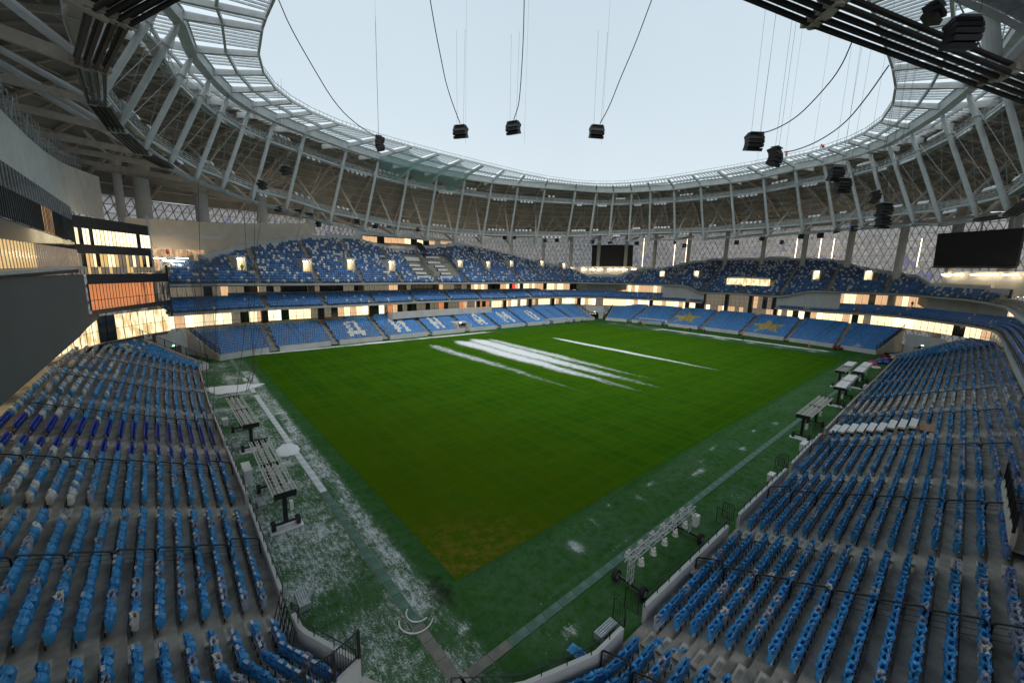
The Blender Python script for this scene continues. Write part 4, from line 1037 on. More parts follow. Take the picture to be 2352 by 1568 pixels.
for a, b, c, d, m, nm in bands:
    mb, r_ = face(Ag, zq(a, b), zq(c, d))
    if m: tpart(lb_, mb, nm, m)
    if nm == 'upper_glass': glass_wall('mullioned_glass', [(p[0][0] + .12, p[0][1]) for p in r_], [p[0][2] for p in r_], [p[1][2] for p in r_], 'dark mullioned glazing under the big white wall at the left edge', lambda j, n: 'dark_glass', .9, STEELG, panes=False)
    if nm == 'inclined_panel': glass_wall('ribbed_glass', [(p[0][0] + .1, p[0][1]) for p in r_], [p[0][2] for p in r_], [p[1][2] for p in r_], 'grey ribbed glazing with two warm lit bays at the left edge', lambda j, n: 'lit_room_tan' if (j / n < .22 or .66 < j / n < .76) else 'ribbed_grey', .55, BLACK, mw=.04, panes=False)
    if nm == 'lit': glass_wall('hospitality_glass', [(p[0][0] + .1, p[0][1]) for p in r_], [p[0][2] for p in r_], [p[1][2] for p in r_], 'golden lit hospitality glazing above the dark grey wall', lambda j, n: 'lit_gold' if j / n < .55 else 'lit_mauve', .8, STEELG, mw=.04)
# corner boxes
Ub = [plan_u(161, 49), plan_u(230, 57), plan_u(300, 65), plan_u(349, 71)]
def cbox(P, rows_, nm, lab):
    P = densify(P, 1.4)
    for (a, b, c, d, kind) in rows_:
        mb, r_ = face(P, zq(a, b), zq(c, d))
        if kind == 'black': tpart(lb_, mb, nm, BLACK)
        else: glass_wall(nm + '_glazing', [p[0][:2] for p in r_], [p[0][2] for p in r_], [p[1][2] for p in r_], f'{lab}, {kind[1]}', kind[0], 1.0, BLACK, mw=.05, transom=kind[2] if len(kind) > 2 else None)
cbox(Ub, [((600, 550), (1295, 655), (590, 655), (1300, 737), 'black'),
          ((590, 655), (1300, 737), (625, 800), (1310, 842), (pick_mix(31, [('lit_room_bright', 4), ('lit_window', 2), ('dark_glass', 1.4)]), 'top lit storey')),
          ((625, 800), (1310, 842), (640, 880), (1318, 908), 'black'),
          ((640, 880), (1318, 908), (660, 1000), (1325, 1000), (pick_mix(32, [('lit_window', 3), ('lit_room_dim', 2), ('lit_gold', 2), ('dark_glass', 1.4)]), 'middle storey with doors')),
          ((660, 1000), (1325, 1000), (715, 1062), (1330, 1046), (pick_mix(33, [('lit_room_dim', 3), ('lit_gold', 1)]), 'green tinted balustrade storey'))], 'upper_box', 'upper corner glass box')
Lb = [plan_u(193, 46), plan_u(262, 55), plan_u(330, 64), plan_u(380, 70.5)]
cbox(Lb, [((720, 1062), (1405, 1055), (735, 1150), (1405, 1125), 'black'),
          ((735, 1150), (1405, 1125), (765, 1375), (1420, 1285), (lambda j, n: 'lit_room_amber' if j / n < .80 else 'lit_room_dim', 'amber lit storey', (.38,))),
          ((765, 1375), (1420, 1285), (775, 1412), (1425, 1322), 'black')], 'lower_box', 'lower corner glass box')
mb = MB(); q = plan_u(380, 70.5); zb_ = 9.0; mb.box((q[0] + .0, q[1] + 5, 13), .3, 10, 8.5); tpart(lb_, mb, 'end_wall', BLACK)
q = plan_u(349, 71); mb = MB(); mb.box((q[0], q[1] + 5, 19.5), .3, 10, 11); tpart(lb_, mb, 'end_wall', WALLW)
# dark grey wall (nearest, left edge)
dw = empty('grey_side_wall', (-16.9, 20, 11.6), label='plain dark grey wall closing the left edge above the near stand', cat='wall')
mb = MB(); mb.add([(-16.9, -9, 11.6), (-16.9, 30.2, 11.5), (-16.9, 37.0, 11.7), (-16.9, 37.5, 16.35), (-16.9, -9, 17.1), (-17.5, -9, 11.6), (-17.5, 30.2, 11.5), (-17.5, 37.0, 11.7), (-17.5, 37.5, 16.35), (-17.5, -9, 17.1)],
    [(0, 1, 2, 3, 4), (9, 8, 7, 6, 5), (4, 3, 8, 9), (3, 2, 7, 8), (2, 1, 6, 7), (1, 0, 5, 6)]); tpart(dw, mb, 'panel', WALLG)
mb = MB(); mb.box((-17.1, 14.2, 17.0), .9, 46.5, .16); tpart(dw, mb, 'coping', STEELW)
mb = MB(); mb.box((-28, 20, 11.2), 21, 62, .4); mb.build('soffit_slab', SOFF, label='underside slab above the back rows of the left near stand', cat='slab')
# concourse glass behind the left near stand
CW = densify([(-23.0, -12), (-23.0, 50), (-22.3, 60), (-19.5, 68), (-15.0, 74.5), (-11.2, 78.6)], 1.5)
glass_wall('concourse_glazing', CW, 5.4, 9.4, 'tall lit concourse glazing behind the back rows of the left near stand', lambda j, n: 'lit_window' if (j * 7919) % 11 > 1 else 'dark_glass', 1.5, BLACK, transom=(.45,))
fl = MB(); fl.sheet([[(*(p + m * d), 5.38) for d in (-.5, 2)] for p, m in zip(CW, vnormals(CW))]); fl.build('concourse_floor', CONC2, kind='structure')
# cream back walls above the left end of the far stand
cw = empty('cream_wall', (0, 95, 20), label='cream wall with grey band behind the white pillars at the upper left', cat='wall')
zoneface(cw, line((-16, 92), (20, 104), 8), zq((1290, 590), (1980, 630), (2350, 628)), 14.5, WALLC, 'wall_face')
zoneface(cw, line((-15, 86), (-1, 91), 4), zq((1305, 700), (1725, 730)), zq((1305, 725), (1725, 757)), WALLW, 'grey_beam')
zoneface(cw, line((-13, 84), (-4.5, 88), 4), zq((1320, 845), (1715, 855)), zq((1330, 1045), (1600, 1045)), LITT, 'lit_recess')
for t, (u, v) in enumerate([(366, 593.5), (388, 599), (410, 599.5), (418, 593)]):
    p = at(u, v, y=82); mb = MB(); mb.box((0, 0, 0), 1.8, .15, .12); o = mb.build('lamp', LAMP, label=f'tube lamp in the lit recess beside the corner building, {ORD[t]} from the left', cat='lamp'); o.location = p

# ------------------------------------------------------------------ roof
TC = lambda a, b, n, cx=52, cy=35: (lambda th: (lambda r: np.array([cx + r * math.cos(th), cy + r * math.sin(th)]))((abs(math.cos(th) / a) ** n + abs(math.sin(th) / b) ** n) ** (-1 / n)))
Tf, Bf, If = TC(62.4, 52.3, 2.2), TC(67.4, 57.3, 2.2), TC(52.8, 41.1, 3.4, 53.5, 35.5)
TOPS = [(368, 8), (411, 56), (441, 132), (483, 183), (524, 223), (573, 255), (629, 282), (700, 310), (796, 345), (870, 368), (939, 387), (1005, 402), (1068, 412), (1130, 422), (1190, 428), (1252, 434), (1322, 439), (1370, 443), (1409, 444),
        (1451, 443), (1494, 440), (1548, 437), (1609, 429), (1678, 422), (1753, 410), (1826, 392), (1893, 380), (1945, 367), (1997, 351), (2041, 334), (2092, 306), (2163, 262), (2223, 214), (2293, 153)]
BOTS = [(222, 236), (268, 300), (326, 352), (387, 384), (448, 417), (509, 438), (578, 464), (657, 482), (758, 514), (837, 530), (911, 543), (980, 551), (1044, 556), (1107, 559), (1170, 560), (1230, 559), (1301, 559), (1352, 556.7), (1398, 554),
        (1444, 553), (1491, 551), (1550, 550), (1616, 550), (1688, 545), (1765, 542), (1844, 536), (1918, 529), (1982, 524), (2042, 522), (2101, 517), (2163, 516), (2247, 505), (2319, 494)]
Bcurve = np.array([Bf(t) for t in np.linspace(0, 2 * math.pi, 181)[:-1]])
NODE = []                                   # (top xyz, bottom xyz)
for k, (u, v) in enumerate(TOPS):
    tp = at(u, v, z=44.7)
    if k < len(BOTS): bt = ray_curve(*BOTS[k], Bcurve)
    else:
        th = math.atan2(tp[1] - 35, tp[0] - 52); bt = np.array([*Bf(th), 28.6])
    NODE.append((tp, bt))
for (x, y, z) in [(57, -19.5, 28.3), (45, -20, 28.2), (33, -18.5, 28.0), (21, -16.5, 28.0), (9, -11.8, 28.0), (-1, -5, 31.5), (-8, 2.5, 31.5), (-12.0, 11, 28.7), (-13.8, 21.5, 30.0)]:
    th = math.atan2(y - 35, x - 52); bt = np.array([*Bf(th), z])
    fix = {21: (2285, 174), 9: (1897, 24), -12.0: (250, 35), -13.8: (207, 150)}.get(x)
    if fix:
        dd0 = ray(*fix); bb = min((CAM + dd0 * t for t in np.linspace(5, 60, 600)), key=lambda q: np.linalg.norm(q[:2] - bt[:2]))
        bt = bb
    NODE.append((np.array([*Tf(th), 44.7]), bt))
NN = len(NODE)
print('node bottoms z', [round(float(n[1][2]), 1) for n in NODE])
O_C = TC(120, 88, 2.4, 55, 38); Oa = np.array([O_C(t) for t in np.linspace(0, 2 * math.pi, 361)[:-1]])
def o_at(p): th = math.atan2(p[1] - 35, p[0] - 52); return O_C(th)
lat_u = [250, 350, 450, 574, 700, 837, 1107, 1301, 1444, 1616, 1765, 1918, 2101, 2319]; lat_v = [455, 468, 477, 490, 508, 524, 548, 548, 543, 540, 532, 520, 508, 486]
zo = []
for u, v in zip(lat_u, lat_v):
    q = ray_curve(u, v, Oa); zo.append((math.atan2(q[1] - 35, q[0] - 52), q[2]))
print('roof eaves', [(round(a, 2), round(b, 1)) for a, b in zo])
def eave(th):
    A = sorted(zo); return float(np.clip(np.interp(th, [a for a, _ in A], [b for _, b in A]), 26, 40)) if A[0][0] <= th <= A[-1][0] else (36.0 if th < A[0][0] else float(np.clip(A[-1][1], 26, 40)))
roof = empty('stadium_roof', (52, 35, 44), label='ring roof of glazed inner band, white beams and dark deck round an open oval', cat='roof')
def rpart(mb, nm, m, **kw): return tpart(roof, mb, nm, m, **kw)
# inner rim and main beam
for k in range(NN):
    a, b = NODE[k][0], NODE[(k + 1) % NN][0]; mb = MB(); mb.beam(a + (0, 0, .9), b + (0, 0, .9), .95, 1.5); mb.beam(a + (0, 0, 1.7), b + (0, 0, 1.7), 1.25, .1); mb.beam(a + (0, 0, .12), b + (0, 0, .12), 1.25, .1); rpart(mb, 'main_beam', STEELW)
def inner(p): th = math.atan2(p[1] - 35.5, p[0] - 53.5); return np.array([*If(th), 46.7])
def outer(p, d=7.0): q = p[:2] + (p[:2] - inner(p)[:2]) / np.linalg.norm(p[:2] - inner(p)[:2]) * d; return np.array([*q, 45.9])
GLZ, nt, bs, out = new_mat('roof_glazing'); nt.nodes.remove(bs)
tr, tl, mx = nt.nodes.new("ShaderNodeBsdfTransparent"), nt.nodes.new("ShaderNodeBsdfTranslucent"), nt.nodes.new("ShaderNodeMixShader")
tr.inputs[0].default_value = (.93, .96, .97, 1); tl.inputs[0].default_value = (.9, .93, .95, 1); mx.inputs[0].default_value = .30
nt.links.new(tr.outputs[0], mx.inputs[1]); nt.links.new(tl.outputs[0], mx.inputs[2]); nt.links.new(mx.outputs[0], out.inputs[0])
slat = MB(); rimm = MB()
for k in range(NN):
    a, b = NODE[k][0], NODE[(k + 1) % NN][0]; ia, ib = inner(a), inner(b); oa, ob = outer(a), outer(b)
    mb = MB(); mb.beam(ia, a + (0, 0, 1.0), .14, .7); mb.beam(a + (0, 0, 1.0), oa, .14, 1.0); mb.beam(ia + (0, 0, -.36), a + (0, 0, .6), .42, .06); rpart(mb, 'rib', STEELW)
    mid = lambda t, u_: (ia * (1 - t) + ib * t) * (1 - u_) + (a * (1 - t) + b * t + (0, 0, 1.2)) * u_
    rimm.beam(ia + (0, 0, .1), ib + (0, 0, .1), .28, .4); rimm.beam(ia + (0, 0, .9), ib + (0, 0, .9), .08, .08)
    mb = MB(); mb.beam(mid(0, .5) , mid(1, .5), .3, .5); mb.beam((oa + a) / 2 + (0, 0, .8), (ob + b) / 2 + (0, 0, .8), .3, .45); rpart(mb, 'ring_purlin', STEELW)
    L = np.linalg.norm(ia - ib); n = max(4, int(np.linalg.norm(a[:2] - b[:2]) / .95))
    for j in range(1, n + 0):
        t = j / n; p0 = ia * (1 - t) + ib * t + (0, 0, .35); p1 = a * (1 - t) + b * t + (0, 0, 1.85); p2 = oa * (1 - t) + ob * t + (0, 0, .6)
        slat.beam(p0, p1, .16, .22); slat.beam(p1, p2, .16, .22)
        rimm.box(p0 + (0, 0, .35), .06, .06, .7)
    mb = MB(); up_ = np.array([0, 0, .95]); mb.quad(ia + up_ - (0, 0, .3), ib + up_ - (0, 0, .3), b + up_ + (0, 0, 1.2), a + up_ + (0, 0, 1.2)); mb.quad(a + up_ + (0, 0, 1.2), b + up_ + (0, 0, 1.2), ob + up_, oa + up_); rpart(mb, 'glazing_panel', GLZ)
rpart(slat, 'roof_slats', STEELG, kind='stuff'); rpart(rimm, 'rim_beam', STEELW)
# dark deck falling away to the eaves, with beige rafters and purlins
def deckp(k, t, frac=0.0):
    a = NODE[k % NN][0]; b = NODE[(k + 1) % NN][0]; p = a * (1 - frac) + b * frac
    o_ = outer(p); th = math.atan2(p[1] - 35, p[0] - 52); e = O_C(th); ze = eave(th)
    q = o_[:2] * (1 - t) + e * t; z = ze + (47.2 - ze) * (1 - t ** 1.7) + 1.5 * math.sin(math.pi * t)
    return np.array([*q, z])
NT = 9
raf = MB()
for k in range(NN):
    mb = MB(); mb.sheet([[deckp(k, t / NT, f) + (0, 0, .7) for f in (0, .5, 1)] for t in range(NT + 1)]); rpart(mb, 'deck_panel', DECK)
    mb = MB()
    for t in range(NT): mb.beam(deckp(k, t / NT), deckp(k, (t + 1) / NT), .38, .75)
    rpart(mb, 'rafter', BEIGE)
    for t in range(0, 13): raf.beam(deckp(k, t / 13) + (0, 0, .4), deckp(k, t / 13, 1.0) + (0, 0, .4), .14, .3)
    for f in (.5,):
        for t in range(NT): raf.beam(deckp(k, t / NT, f) + (0, 0, .45), deckp(k, (t + 1) / NT, f) + (0, 0, .45), .12, .3)
rpart(raf, 'purlins', BEIGE, kind='stuff')
# struts, ring cables, nodes
def strut_mesh(a, b):
    mb = MB(); d = (b - a) / np.linalg.norm(b - a); L = np.linalg.norm(b - a)
    mb.tube(a, a + d * .9, .12, 10, r2=.33); mb.tube(a + d * .9, b - d * .9, .33, 12); mb.tube(b - d * .9, b, .33, 10, r2=.12)
    c = a + d * L * .80; mb.tube(c - d * .12, c + d * .12, .48, 12); return mb
cab = MB(); cabf = MB()
for k in range(NN):
    tp, bt = NODE[k]; sid = 'left' if tp[0] < 5 else 'right' if tp[1] < 0 else 'far'
    root = empty('roof_strut', bt, label=f'white tubular roof strut, {ORD[k % 30]}{" past thirty" if k > 29 else ""} going round the ring from the left edge', cat='strut', group='white struts holding the roof ring')
    root.location = bt; off3 = np.array(bt)
    o = strut_mesh(bt - off3, tp - off3 + (0, 0, .1)).build('tube', STEELW, root, smooth=False)
    mb = MB(); rad = (bt[:2] - (52, 35)); rad = np.array([*(rad / np.linalg.norm(rad)), 0]); tan = np.array([-rad[1], rad[0], 0])
    for j in range(4): mb.lathe((rad * (j - 1.5) * .42), [(.23, -.25), (.23, .25)], 8)
    mb.box((0, 0, 0), 1.9, .7, .26, X=rad, Y=tan, Z=np.array([0, 0, 1.0])); mb.box((0, 0, .45), .7, .12, .8, X=rad, Y=tan, Z=np.array([0, 0, 1.0])); mb.build('node_plate', STEELG if k < 33 else BEIGE, root)
    # raking struts out to the deck and flat tie to the pillars
    dk = deckp(k, .42); mb = MB(); mb.tube(np.zeros(3), dk - off3, .30, 8); mb.build('raking_tube', BEIGE if 4 < k < 36 else STEELW, root)
    th = math.atan2(tp[1] - 35, tp[0] - 52); cp = TC(104, 72, 2.4, 55, 38)(th); mb = MB(); mb.beam(np.zeros(3), np.array([*cp, bt[2] + 4.5]) - off3, .30, .75); mb.build('tie_beam', BEIGE, root)
    nb = NODE[(k + 1) % NN]
    for j in range(4):
        for h in (-.17, .17):
            pr = rad * (j - 1.5) * .42; r2_ = (nb[1][:2] - (52, 35)); r2_ = np.array([*(r2_ / np.linalg.norm(r2_)), 0]) * (j - 1.5) * .42
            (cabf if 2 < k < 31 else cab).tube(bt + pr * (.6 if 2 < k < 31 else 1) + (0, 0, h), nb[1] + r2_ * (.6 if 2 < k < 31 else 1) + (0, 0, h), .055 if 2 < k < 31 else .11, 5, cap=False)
    # crossed bracing rods
    mb = MB(); mb.tube(np.zeros(3), nb[0] - off3, .032, 5, cap=False); mb.tube(nb[1] - off3, tp - off3, .032, 5, cap=False); mb.build('bracing_rod', STEELG, root)
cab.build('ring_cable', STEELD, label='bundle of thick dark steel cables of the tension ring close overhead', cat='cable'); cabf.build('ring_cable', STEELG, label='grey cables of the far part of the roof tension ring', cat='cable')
# catwalks
def catwalk(frac, outw, lab):
    root = empty('catwalk', (52, 35, 36), label=lab, cat='catwalk'); fl, rl = MB(), MB(); pts = []
    for k in range(NN):
        tp, bt = NODE[k]; p = tp * (1 - frac) + bt * frac; r = p[:2] - (52, 35); r = np.array([*(r / np.linalg.norm(r)), 0]); pts.append((p + r * outw, r))
    for k in range(NN):
        (a, ra), (b, rb) = pts[k], pts[(k + 1) % NN]
        fl.beam(a, b, 1.0, .12)
        for s_ in (-.55, .55):
            for h in (.35, .7, 1.05): rl.beam(a + ra * s_ + (0, 0, h), b + rb * s_ + (0, 0, h), .06, .06)
            rl.beam(a + ra * s_ + (0, 0, -.25), b + rb * s_ + (0, 0, -.25), .10, .28)
            n = 5
            for j in range(n):
                t = j / n; c = a * (1 - t) + b * t + ra * s_; rl.box(c + (0, 0, .45), .06, .06, 1.3)
        fl.beam(a - ra * outw, a + ra * .5, .12, .2)
    tpart(root, fl, 'walkway', STEELG); tpart(root, rl, 'handrail', STEELW); return pts
cu = catwalk(.20, 1.3, 'upper maintenance catwalk hung round the roof behind the white struts')
cl = catwalk(.83, 1.1, 'lower maintenance catwalk circling just above the cable ring')
fmb = MB(); fmb.box((0, 0, 0), .18, .75, .62, mi=0); fmb.box((-.1, 0, 0), .03, .66, .52, mi=1); fmb.box((.15, 0, .1), .25, .1, .5, mi=0)
FLM = fmb.mesh('floodlight', [STEELG, WHITEP]); nf = 0
for pts, nm, zz in ((cu, 'upper', (1.5, -.75)), (cl, 'lower', (1.45, -.8))):
    for k in range(0, 33):
        (a, ra), (b, rb) = pts[k], pts[(k + 1) % NN]; cnt = int(RN.choice([2, 3, 4, 5]))
        for j in range(cnt):
            t = .2 + .13 * j + .02 * RN.rand(); c = a * (1 - t) + b * t + ra * (-.5); h = zz[0] if (k % 3 == 0) == (nm == 'upper') else zz[1]
            o = inst('floodlight', FLM, c + (0, 0, h), math.atan2(ra[1], ra[0]) + (RN.rand() - .5) * .5, label=f'small square floodlight on the {nm} catwalk, bay {ORD[k % 30]}{" after thirty" if k > 29 else ""}, {ORD[j]} of its cluster', cat='floodlight', group='floodlights on the catwalks')
            o.rotation_euler[1] = .45; nf += 1
print('floods', nf)
# ---- concrete pillars
CCp = np.array([TC(104, 71, 2.4, 55, 38)(t) for t in np.linspace(0, 2 * math.pi, 361)[:-1]])
PIL = [(277, 470, .8), (327, 450, 1.5), (466, 500, 1.45), (604, 520, 1.35), (714, 530, 1.2), (1174, 575, .9), (1248, 575, .85), (1312, 575, .85), (1375, 580, .85), (1438, 580, .85), (1504, 580, .85), (1582, 575, .85), (1668, 575, .85), (1754, 570, .85), (1849, 565, .9), (1953, 565, 1.0), (2072, 565, 1.1), (2194, 560, 1.2), (2322, 560, 1.3)]
for k, (u, v, r) in enumerate(PIL):
    p = ray_curve(u, v, CCp) if k < 16 else at(u, v, x=150 - (k - 16) * 3); th = math.atan2(p[1] - 35, p[0] - 52); zt = eave(th) + 1.0 if k > 4 else 37
    root = empty('concrete_pillar', (p[0], p[1], 12), label=f'round pale concrete pillar carrying the roof, {ORD[k]} from the left', cat='pillar', group='round concrete pillars')
    mb = MB(); mb.lathe((0, 0, 0), [(r * .85, -12), (r * .85, zt - 13.2)], 20); mb.build('shaft', mat('pillar_concrete', (.58, .56, .53), .8, var=.06) if k == 0 else MATS['pillar_concrete'], root, smooth=True)
    mb = MB(); mb.lathe((0, 0, 0), [(r * 1.08, zt - 13.2), (r * 1.08, zt - 12.2)], 20); mb.build('head', BEIGE, root)
    mb = MB(); tan = np.array([-math.sin(th), math.cos(th), 0]); rd = np.array([math.cos(th), math.sin(th), 0])
    for s_ in (-1, 1): mb.beam(np.array([0, 0, zt - 12.6]), tan * s_ * 7 - rd * 2 + (0, 0, zt - 9.0), .35, .45)
    for s_ in (-1, 1): mb.beam(np.array([0, 0, zt - 12.6]), tan * s_ * 3 - rd * 9 + (0, 0, zt - 6.5), .3, .4)
    mb.build('bracket_arm', BEIGE, root)
# ---- triangulated translucent facade
scf = empty('scaffolding', (-21, 50, 28), label='galvanised scaffolding poles standing on top of the big white wall', cat='scaffolding'); mb = MB()
for j, p in enumerate(densify([(-21.0, 18), (-21.0, 66), (-20.6, 76), (-20.2, 84)], 1.9)):
    z = solve_z(p[0], p[1], [-400, 0, 60, 107, 150, 226, 900], [0, 246, 308, 350, 374, 402, 600], 0, 90)
    if z is None: continue
    mb.tube((*p, z - 1), (*p, z + 2.6 + RN.rand()), .045, 5); mb.tube((p[0] - 1.1, p[1], z - 1), (p[0] - 1.1, p[1], z + 3), .045, 5)
    for h in (.6, 1.6, 2.5): mb.tube((p[0], p[1], z + h), (p[0] + .0, p[1] + 1.9, z + h + (.15 if j % 2 else -.1)), .035, 4); mb.tube((p[0], p[1], z + h), (p[0] - 1.1, p[1], z + h), .035, 4)
    if j % 3 == 0: mb.tube((p[0], p[1], z), (p[0], p[1] + 1.9, z + 2.5), .035, 4)
    if j % 2: mb.box((p[0] - .5, p[1] + .9, z + 1.62), 1.1, 1.9, .06)
tpart(scf, mb, 'poles_and_boards', STEELG)
fac = empty('lattice_facade', (55, 38, 15), label='curved facade of pale translucent triangles on a steel lattice behind the stands', cat='facade')
FM, nt, bs, out = new_mat('membrane'); 
tl = nt.nodes.new("ShaderNodeBsdfTranslucent"); mx = nt.nodes.new("ShaderNodeMixShader"); mx.inputs[0].default_value = .30
nt.links.new(attr(nt, 'tint', False), tl.inputs[0]); nt.links.new(attr(nt, 'tint', False), bs.inputs['Base Color']); bs.inputs['Roughness'].default_value = .5
nt.links.new(tl.outputs[0], mx.inputs[1]); nt.links.new(bs.outputs[0], mx.inputs[2]); nt.links.new(mx.outputs[0], out.inputs[0])
ths = np.linspace(-2.0, 3.4, 320); rowsF = 18
def fp(i, j):
    th = ths[0] + (ths[1] - ths[0]) * (i + .5 * (j % 2)); e = O_C(th); ze = eave(th) + .5; t = j / rowsF; rd = np.array([math.cos(th), math.sin(th)])
    return np.array([*(e + rd * (5.0 * math.sin(math.pi * t * .8) - .5)), ze - (ze + 1.0) * t])
FV, FQ, FC, bars = [], [], [], MB(); o_ = 0
for i in range(len(ths) - 1):
    for j in range(rowsF):
        a, b = fp(i, j), fp(i + 1, j); c, d = fp(i, j + 1), fp(i + 1, j + 1)
        if j % 2: tris = ((a, b, d), (a, d, c)); 
        else: tris = ((a, b, c), (b, d, c))
        for t_ in tris:
            m_ = (t_[0] + t_[1] + t_[2]) / 3; bl = RN.rand() < (.01 + .14 * (vnoise(np.array([i * 1.0]), np.array([j * 1.0]), 4, 9)[0] > .62) * (j > 4)); col = np.array((.30, .32, .52)) if bl else np.array((.56, .53, .53)) * (.78 + .3 * RN.rand())
            FV += [*t_, (t_[2] + t_[0]) / 2]; FQ.append((o_, o_ + 1, o_ + 2, o_ + 3)); o_ += 4; FC += [(*np.clip(col, 0, 1), 1)] * 4
        rd = np.array([*(a[:2] - (55, 38)), 0]); rd /= np.linalg.norm(rd)
        ain, bin_, cin, din = a - rd * .3, b - rd * .3, c - rd * .3, d - rd * .3
        bars.beam(ain, bin_, .17, .17); bars.beam(ain, cin, .17, .17)
        if j % 2: bars.beam(ain, din, .17, .17)
        else: bars.beam(bin_, cin, .17, .17)
ob = bulk('membrane_triangles', np.array(FV), np.array(FQ), np.array(FC), FM, kind='stuff'); ob.parent = fac; ob.location = -fac.location
ob = bars.build('lattice_bars', BEIGE, fac, kind='stuff'); ob.location = -fac.location
MATG.node_tree.nodes  # outer ground keeps its snow-grey colour
# ------------------------------------------------------------------ rails, fences and gates
def pipe_path(pts, r, n=6):
    mb = MB(); mb.path([np.array(p, float) for p in pts], r, n); return mb
def guard_mesh():
    """two-row crowd rail: local +x runs uphill"""
    L, s = 1.42, .39; z0 = .05; h = 1.12
    a, b, c, d = (0, 0, z0), (.02, 0, h - .12), (.12, 0, h), (L - .1, 0, h + (L) * s - .02)
    e, f = (L, 0, h + L * s - .12), (L, 0, L * s + z0)
    mb = pipe_path([a, b, c, d, e, f], .044)
    for t in (.25, .5, .75): mb.tube((0, 0, z0 + (h) * t), (L, 0, L * s + z0 + h * t), .012, 4)
    return mb.mesh('guard_rail', BLACK)
GM = guard_mesh()
def guards(P, ax, lst, n, side):
    Q = densify(P, .1); Nn = vnormals(Q)
    for a_i, a in enumerate(lst):
        j = int(np.argmin(np.abs(Q[:, ax] - a)))
        for k in range(n):
            d = .30 + 1.536 * k; p = Q[j] + Nn[j] * d; z = .25 + .30 * max(0, round((d - D0 - .2) / DD + .3))
            inst('guard_rail', GM, (*p, z), math.atan2(Nn[j][1], Nn[j][0]), label=f'black guard rail, {side} near stand, {ORD[a_i] if n > 2 else "corner"} line from the camera, {ORD[k]} up from the wall', cat='guard rail', group=f'guard rails in the {side} near stand')
guards(P_W, 1, R_W, 8, 'left'); guards(P_S, 0, R_S[:7], 8, 'right'); guards(P_S, 0, [1.9], 2, 'right')
def wall_rail(P, ax, gaps, lab, out=.1, h0=1.1, h=.45, sp=1.25):
    Q = densify(P, .25); run = []; n = [0]
    def flush(run):
        if len(run) < 5: return
        R = np.array(run); R = R + vnormals(R) * out; mb = MB()
        mb.path([(*p, h0 + h) for p in R[::4]] + [(*R[-1], h0 + h)], .028); mb.tube((*R[-1], h0 + h), (*R[-1], h0), .028, 6); 
        for p in R[::int(sp / .25)]: mb.tube((*p, h0 - .12), (*p, h0 + h), .024, 6)
        mb.build('wall_rail', BLACK, label=f'{lab}, {ORD[n[0]]} length from the camera', cat='hand rail', group=lab); n[0] += 1
    for p in Q:
        if near(p[ax], gaps, .7): flush(run); run = []
        else: run.append(p)
    flush(run)
wall_rail(P_W, 1, A_W[:5], 'black rail on the left near front wall'); wall_rail(P_S, 0, A_S[:8], 'black rail on the right near front wall')
gate_m = MB()
gate_m.path([(0, 0, .1), (0, 0, 1.15), (.12, 0, 1.3), (.62, 0, 1.3), (.74, 0, 1.15), (.74, 0, .1), (0, 0, .1)], .028)
for t in (.15, .3, .45, .6): gate_m.tube((t, 0, .12), (t, 0, 1.28), .012, 4)
GATE = gate_m.mesh('gate', BLACK)
for a_i, x in enumerate(A_S[:5]):
    for s_ in (-1, 1): inst('gate', GATE, (x + s_ * .62, -8.35, .55), math.radians(95 if s_ > 0 else 80), label=f'black hoop gate, {"far" if s_ > 0 else "near"} leaf, {ORD[a_i]} gap in the right near wall', cat='gate', group='hoop gates in the right near wall')
def bar_fence(pts, lab, h=1.35, sp=.14, post=2.0, base_h=0):
    pts = [np.array(p, float) for p in pts]; root = empty('bar_fence', pts[0], label=lab, cat='fence'); o = pts[0]; rl, br, po = MB(), MB(), MB()
    for a, b in zip(pts[:-1], pts[1:]):
        L = np.linalg.norm(b - a)
        for z in (.12, h): rl.beam(a - o + (0, 0, z), b - o + (0, 0, z), .05, .05)
        for j in range(int(L / sp)): c = a + (b - a) * (j * sp / L) - o; br.box(c + (0, 0, h / 2 + .06), .022, .022, h - .1)
        for j in range(int(L / post) + 1): c = a + (b - a) * min(1, j * post / L) - o; po.box(c + (0, 0, h / 2), .12, .12, h + .1)
    rl.build('rail', BLACK, root, kind='stuff'); br.build('bars', BLACK, root, kind='stuff'); po.build('post', BLACK, root, kind='stuff'); return root
def end_wall(P, e, n, lab, h_extra=1.0, fence=None, L=None):
    Q = P if e == 0 else P[::-1]; d_ = Q[1] - Q[0]; d_ /= np.linalg.norm(d_); m = np.array([d_[1], -d_[0]])
    if m @ (Q[0] - np.array([54, 36])) < 0: m = -m
    L = L or D0 + DD * n; a = Q[0]; b = Q[0] + m * L; mb = MB(); t = -d_ * .2
    rows_ = []
    for f in np.linspace(0, 1, 8): p = a + (b - a) * f; z = 1.1 + max(0, (f * L - .8)) * .39 * .98 + (h_extra - 1.0); rows_.append([(*p, 0), (*p, z), (*(p + t), z), (*(p + t), 0)])
    mb.sheet(rows_); mb.quad(*rows_[0]); o = mb.build('tunnel_wall', WALLW, label=lab, cat='wall')
    top = [(*(a + (b - a) * f + t * .5), 1.1 + max(0, (f * L - .8)) * .39 * .98) for f in np.linspace(0, 1, 8)]
    if fence: bar_fence(top[:], fence)
    return top, a, b
end_wall(P_W, 0, 12, 'near end wall of the left near stand', fence='black bar fence at the bottom of the picture closing the left near stand', L=9)
end_wall(P_W, -1, 15, 'far end wall of the left near stand beside the corner tunnel', fence='black bar fence along the far left corner tunnel')
end_wall(P_S, 0, 8, 'curving near end wall of the right near stand', L=5)
end_wall(P_S, -1, 15, 'far end wall of the right near stand beside the corner tunnel')
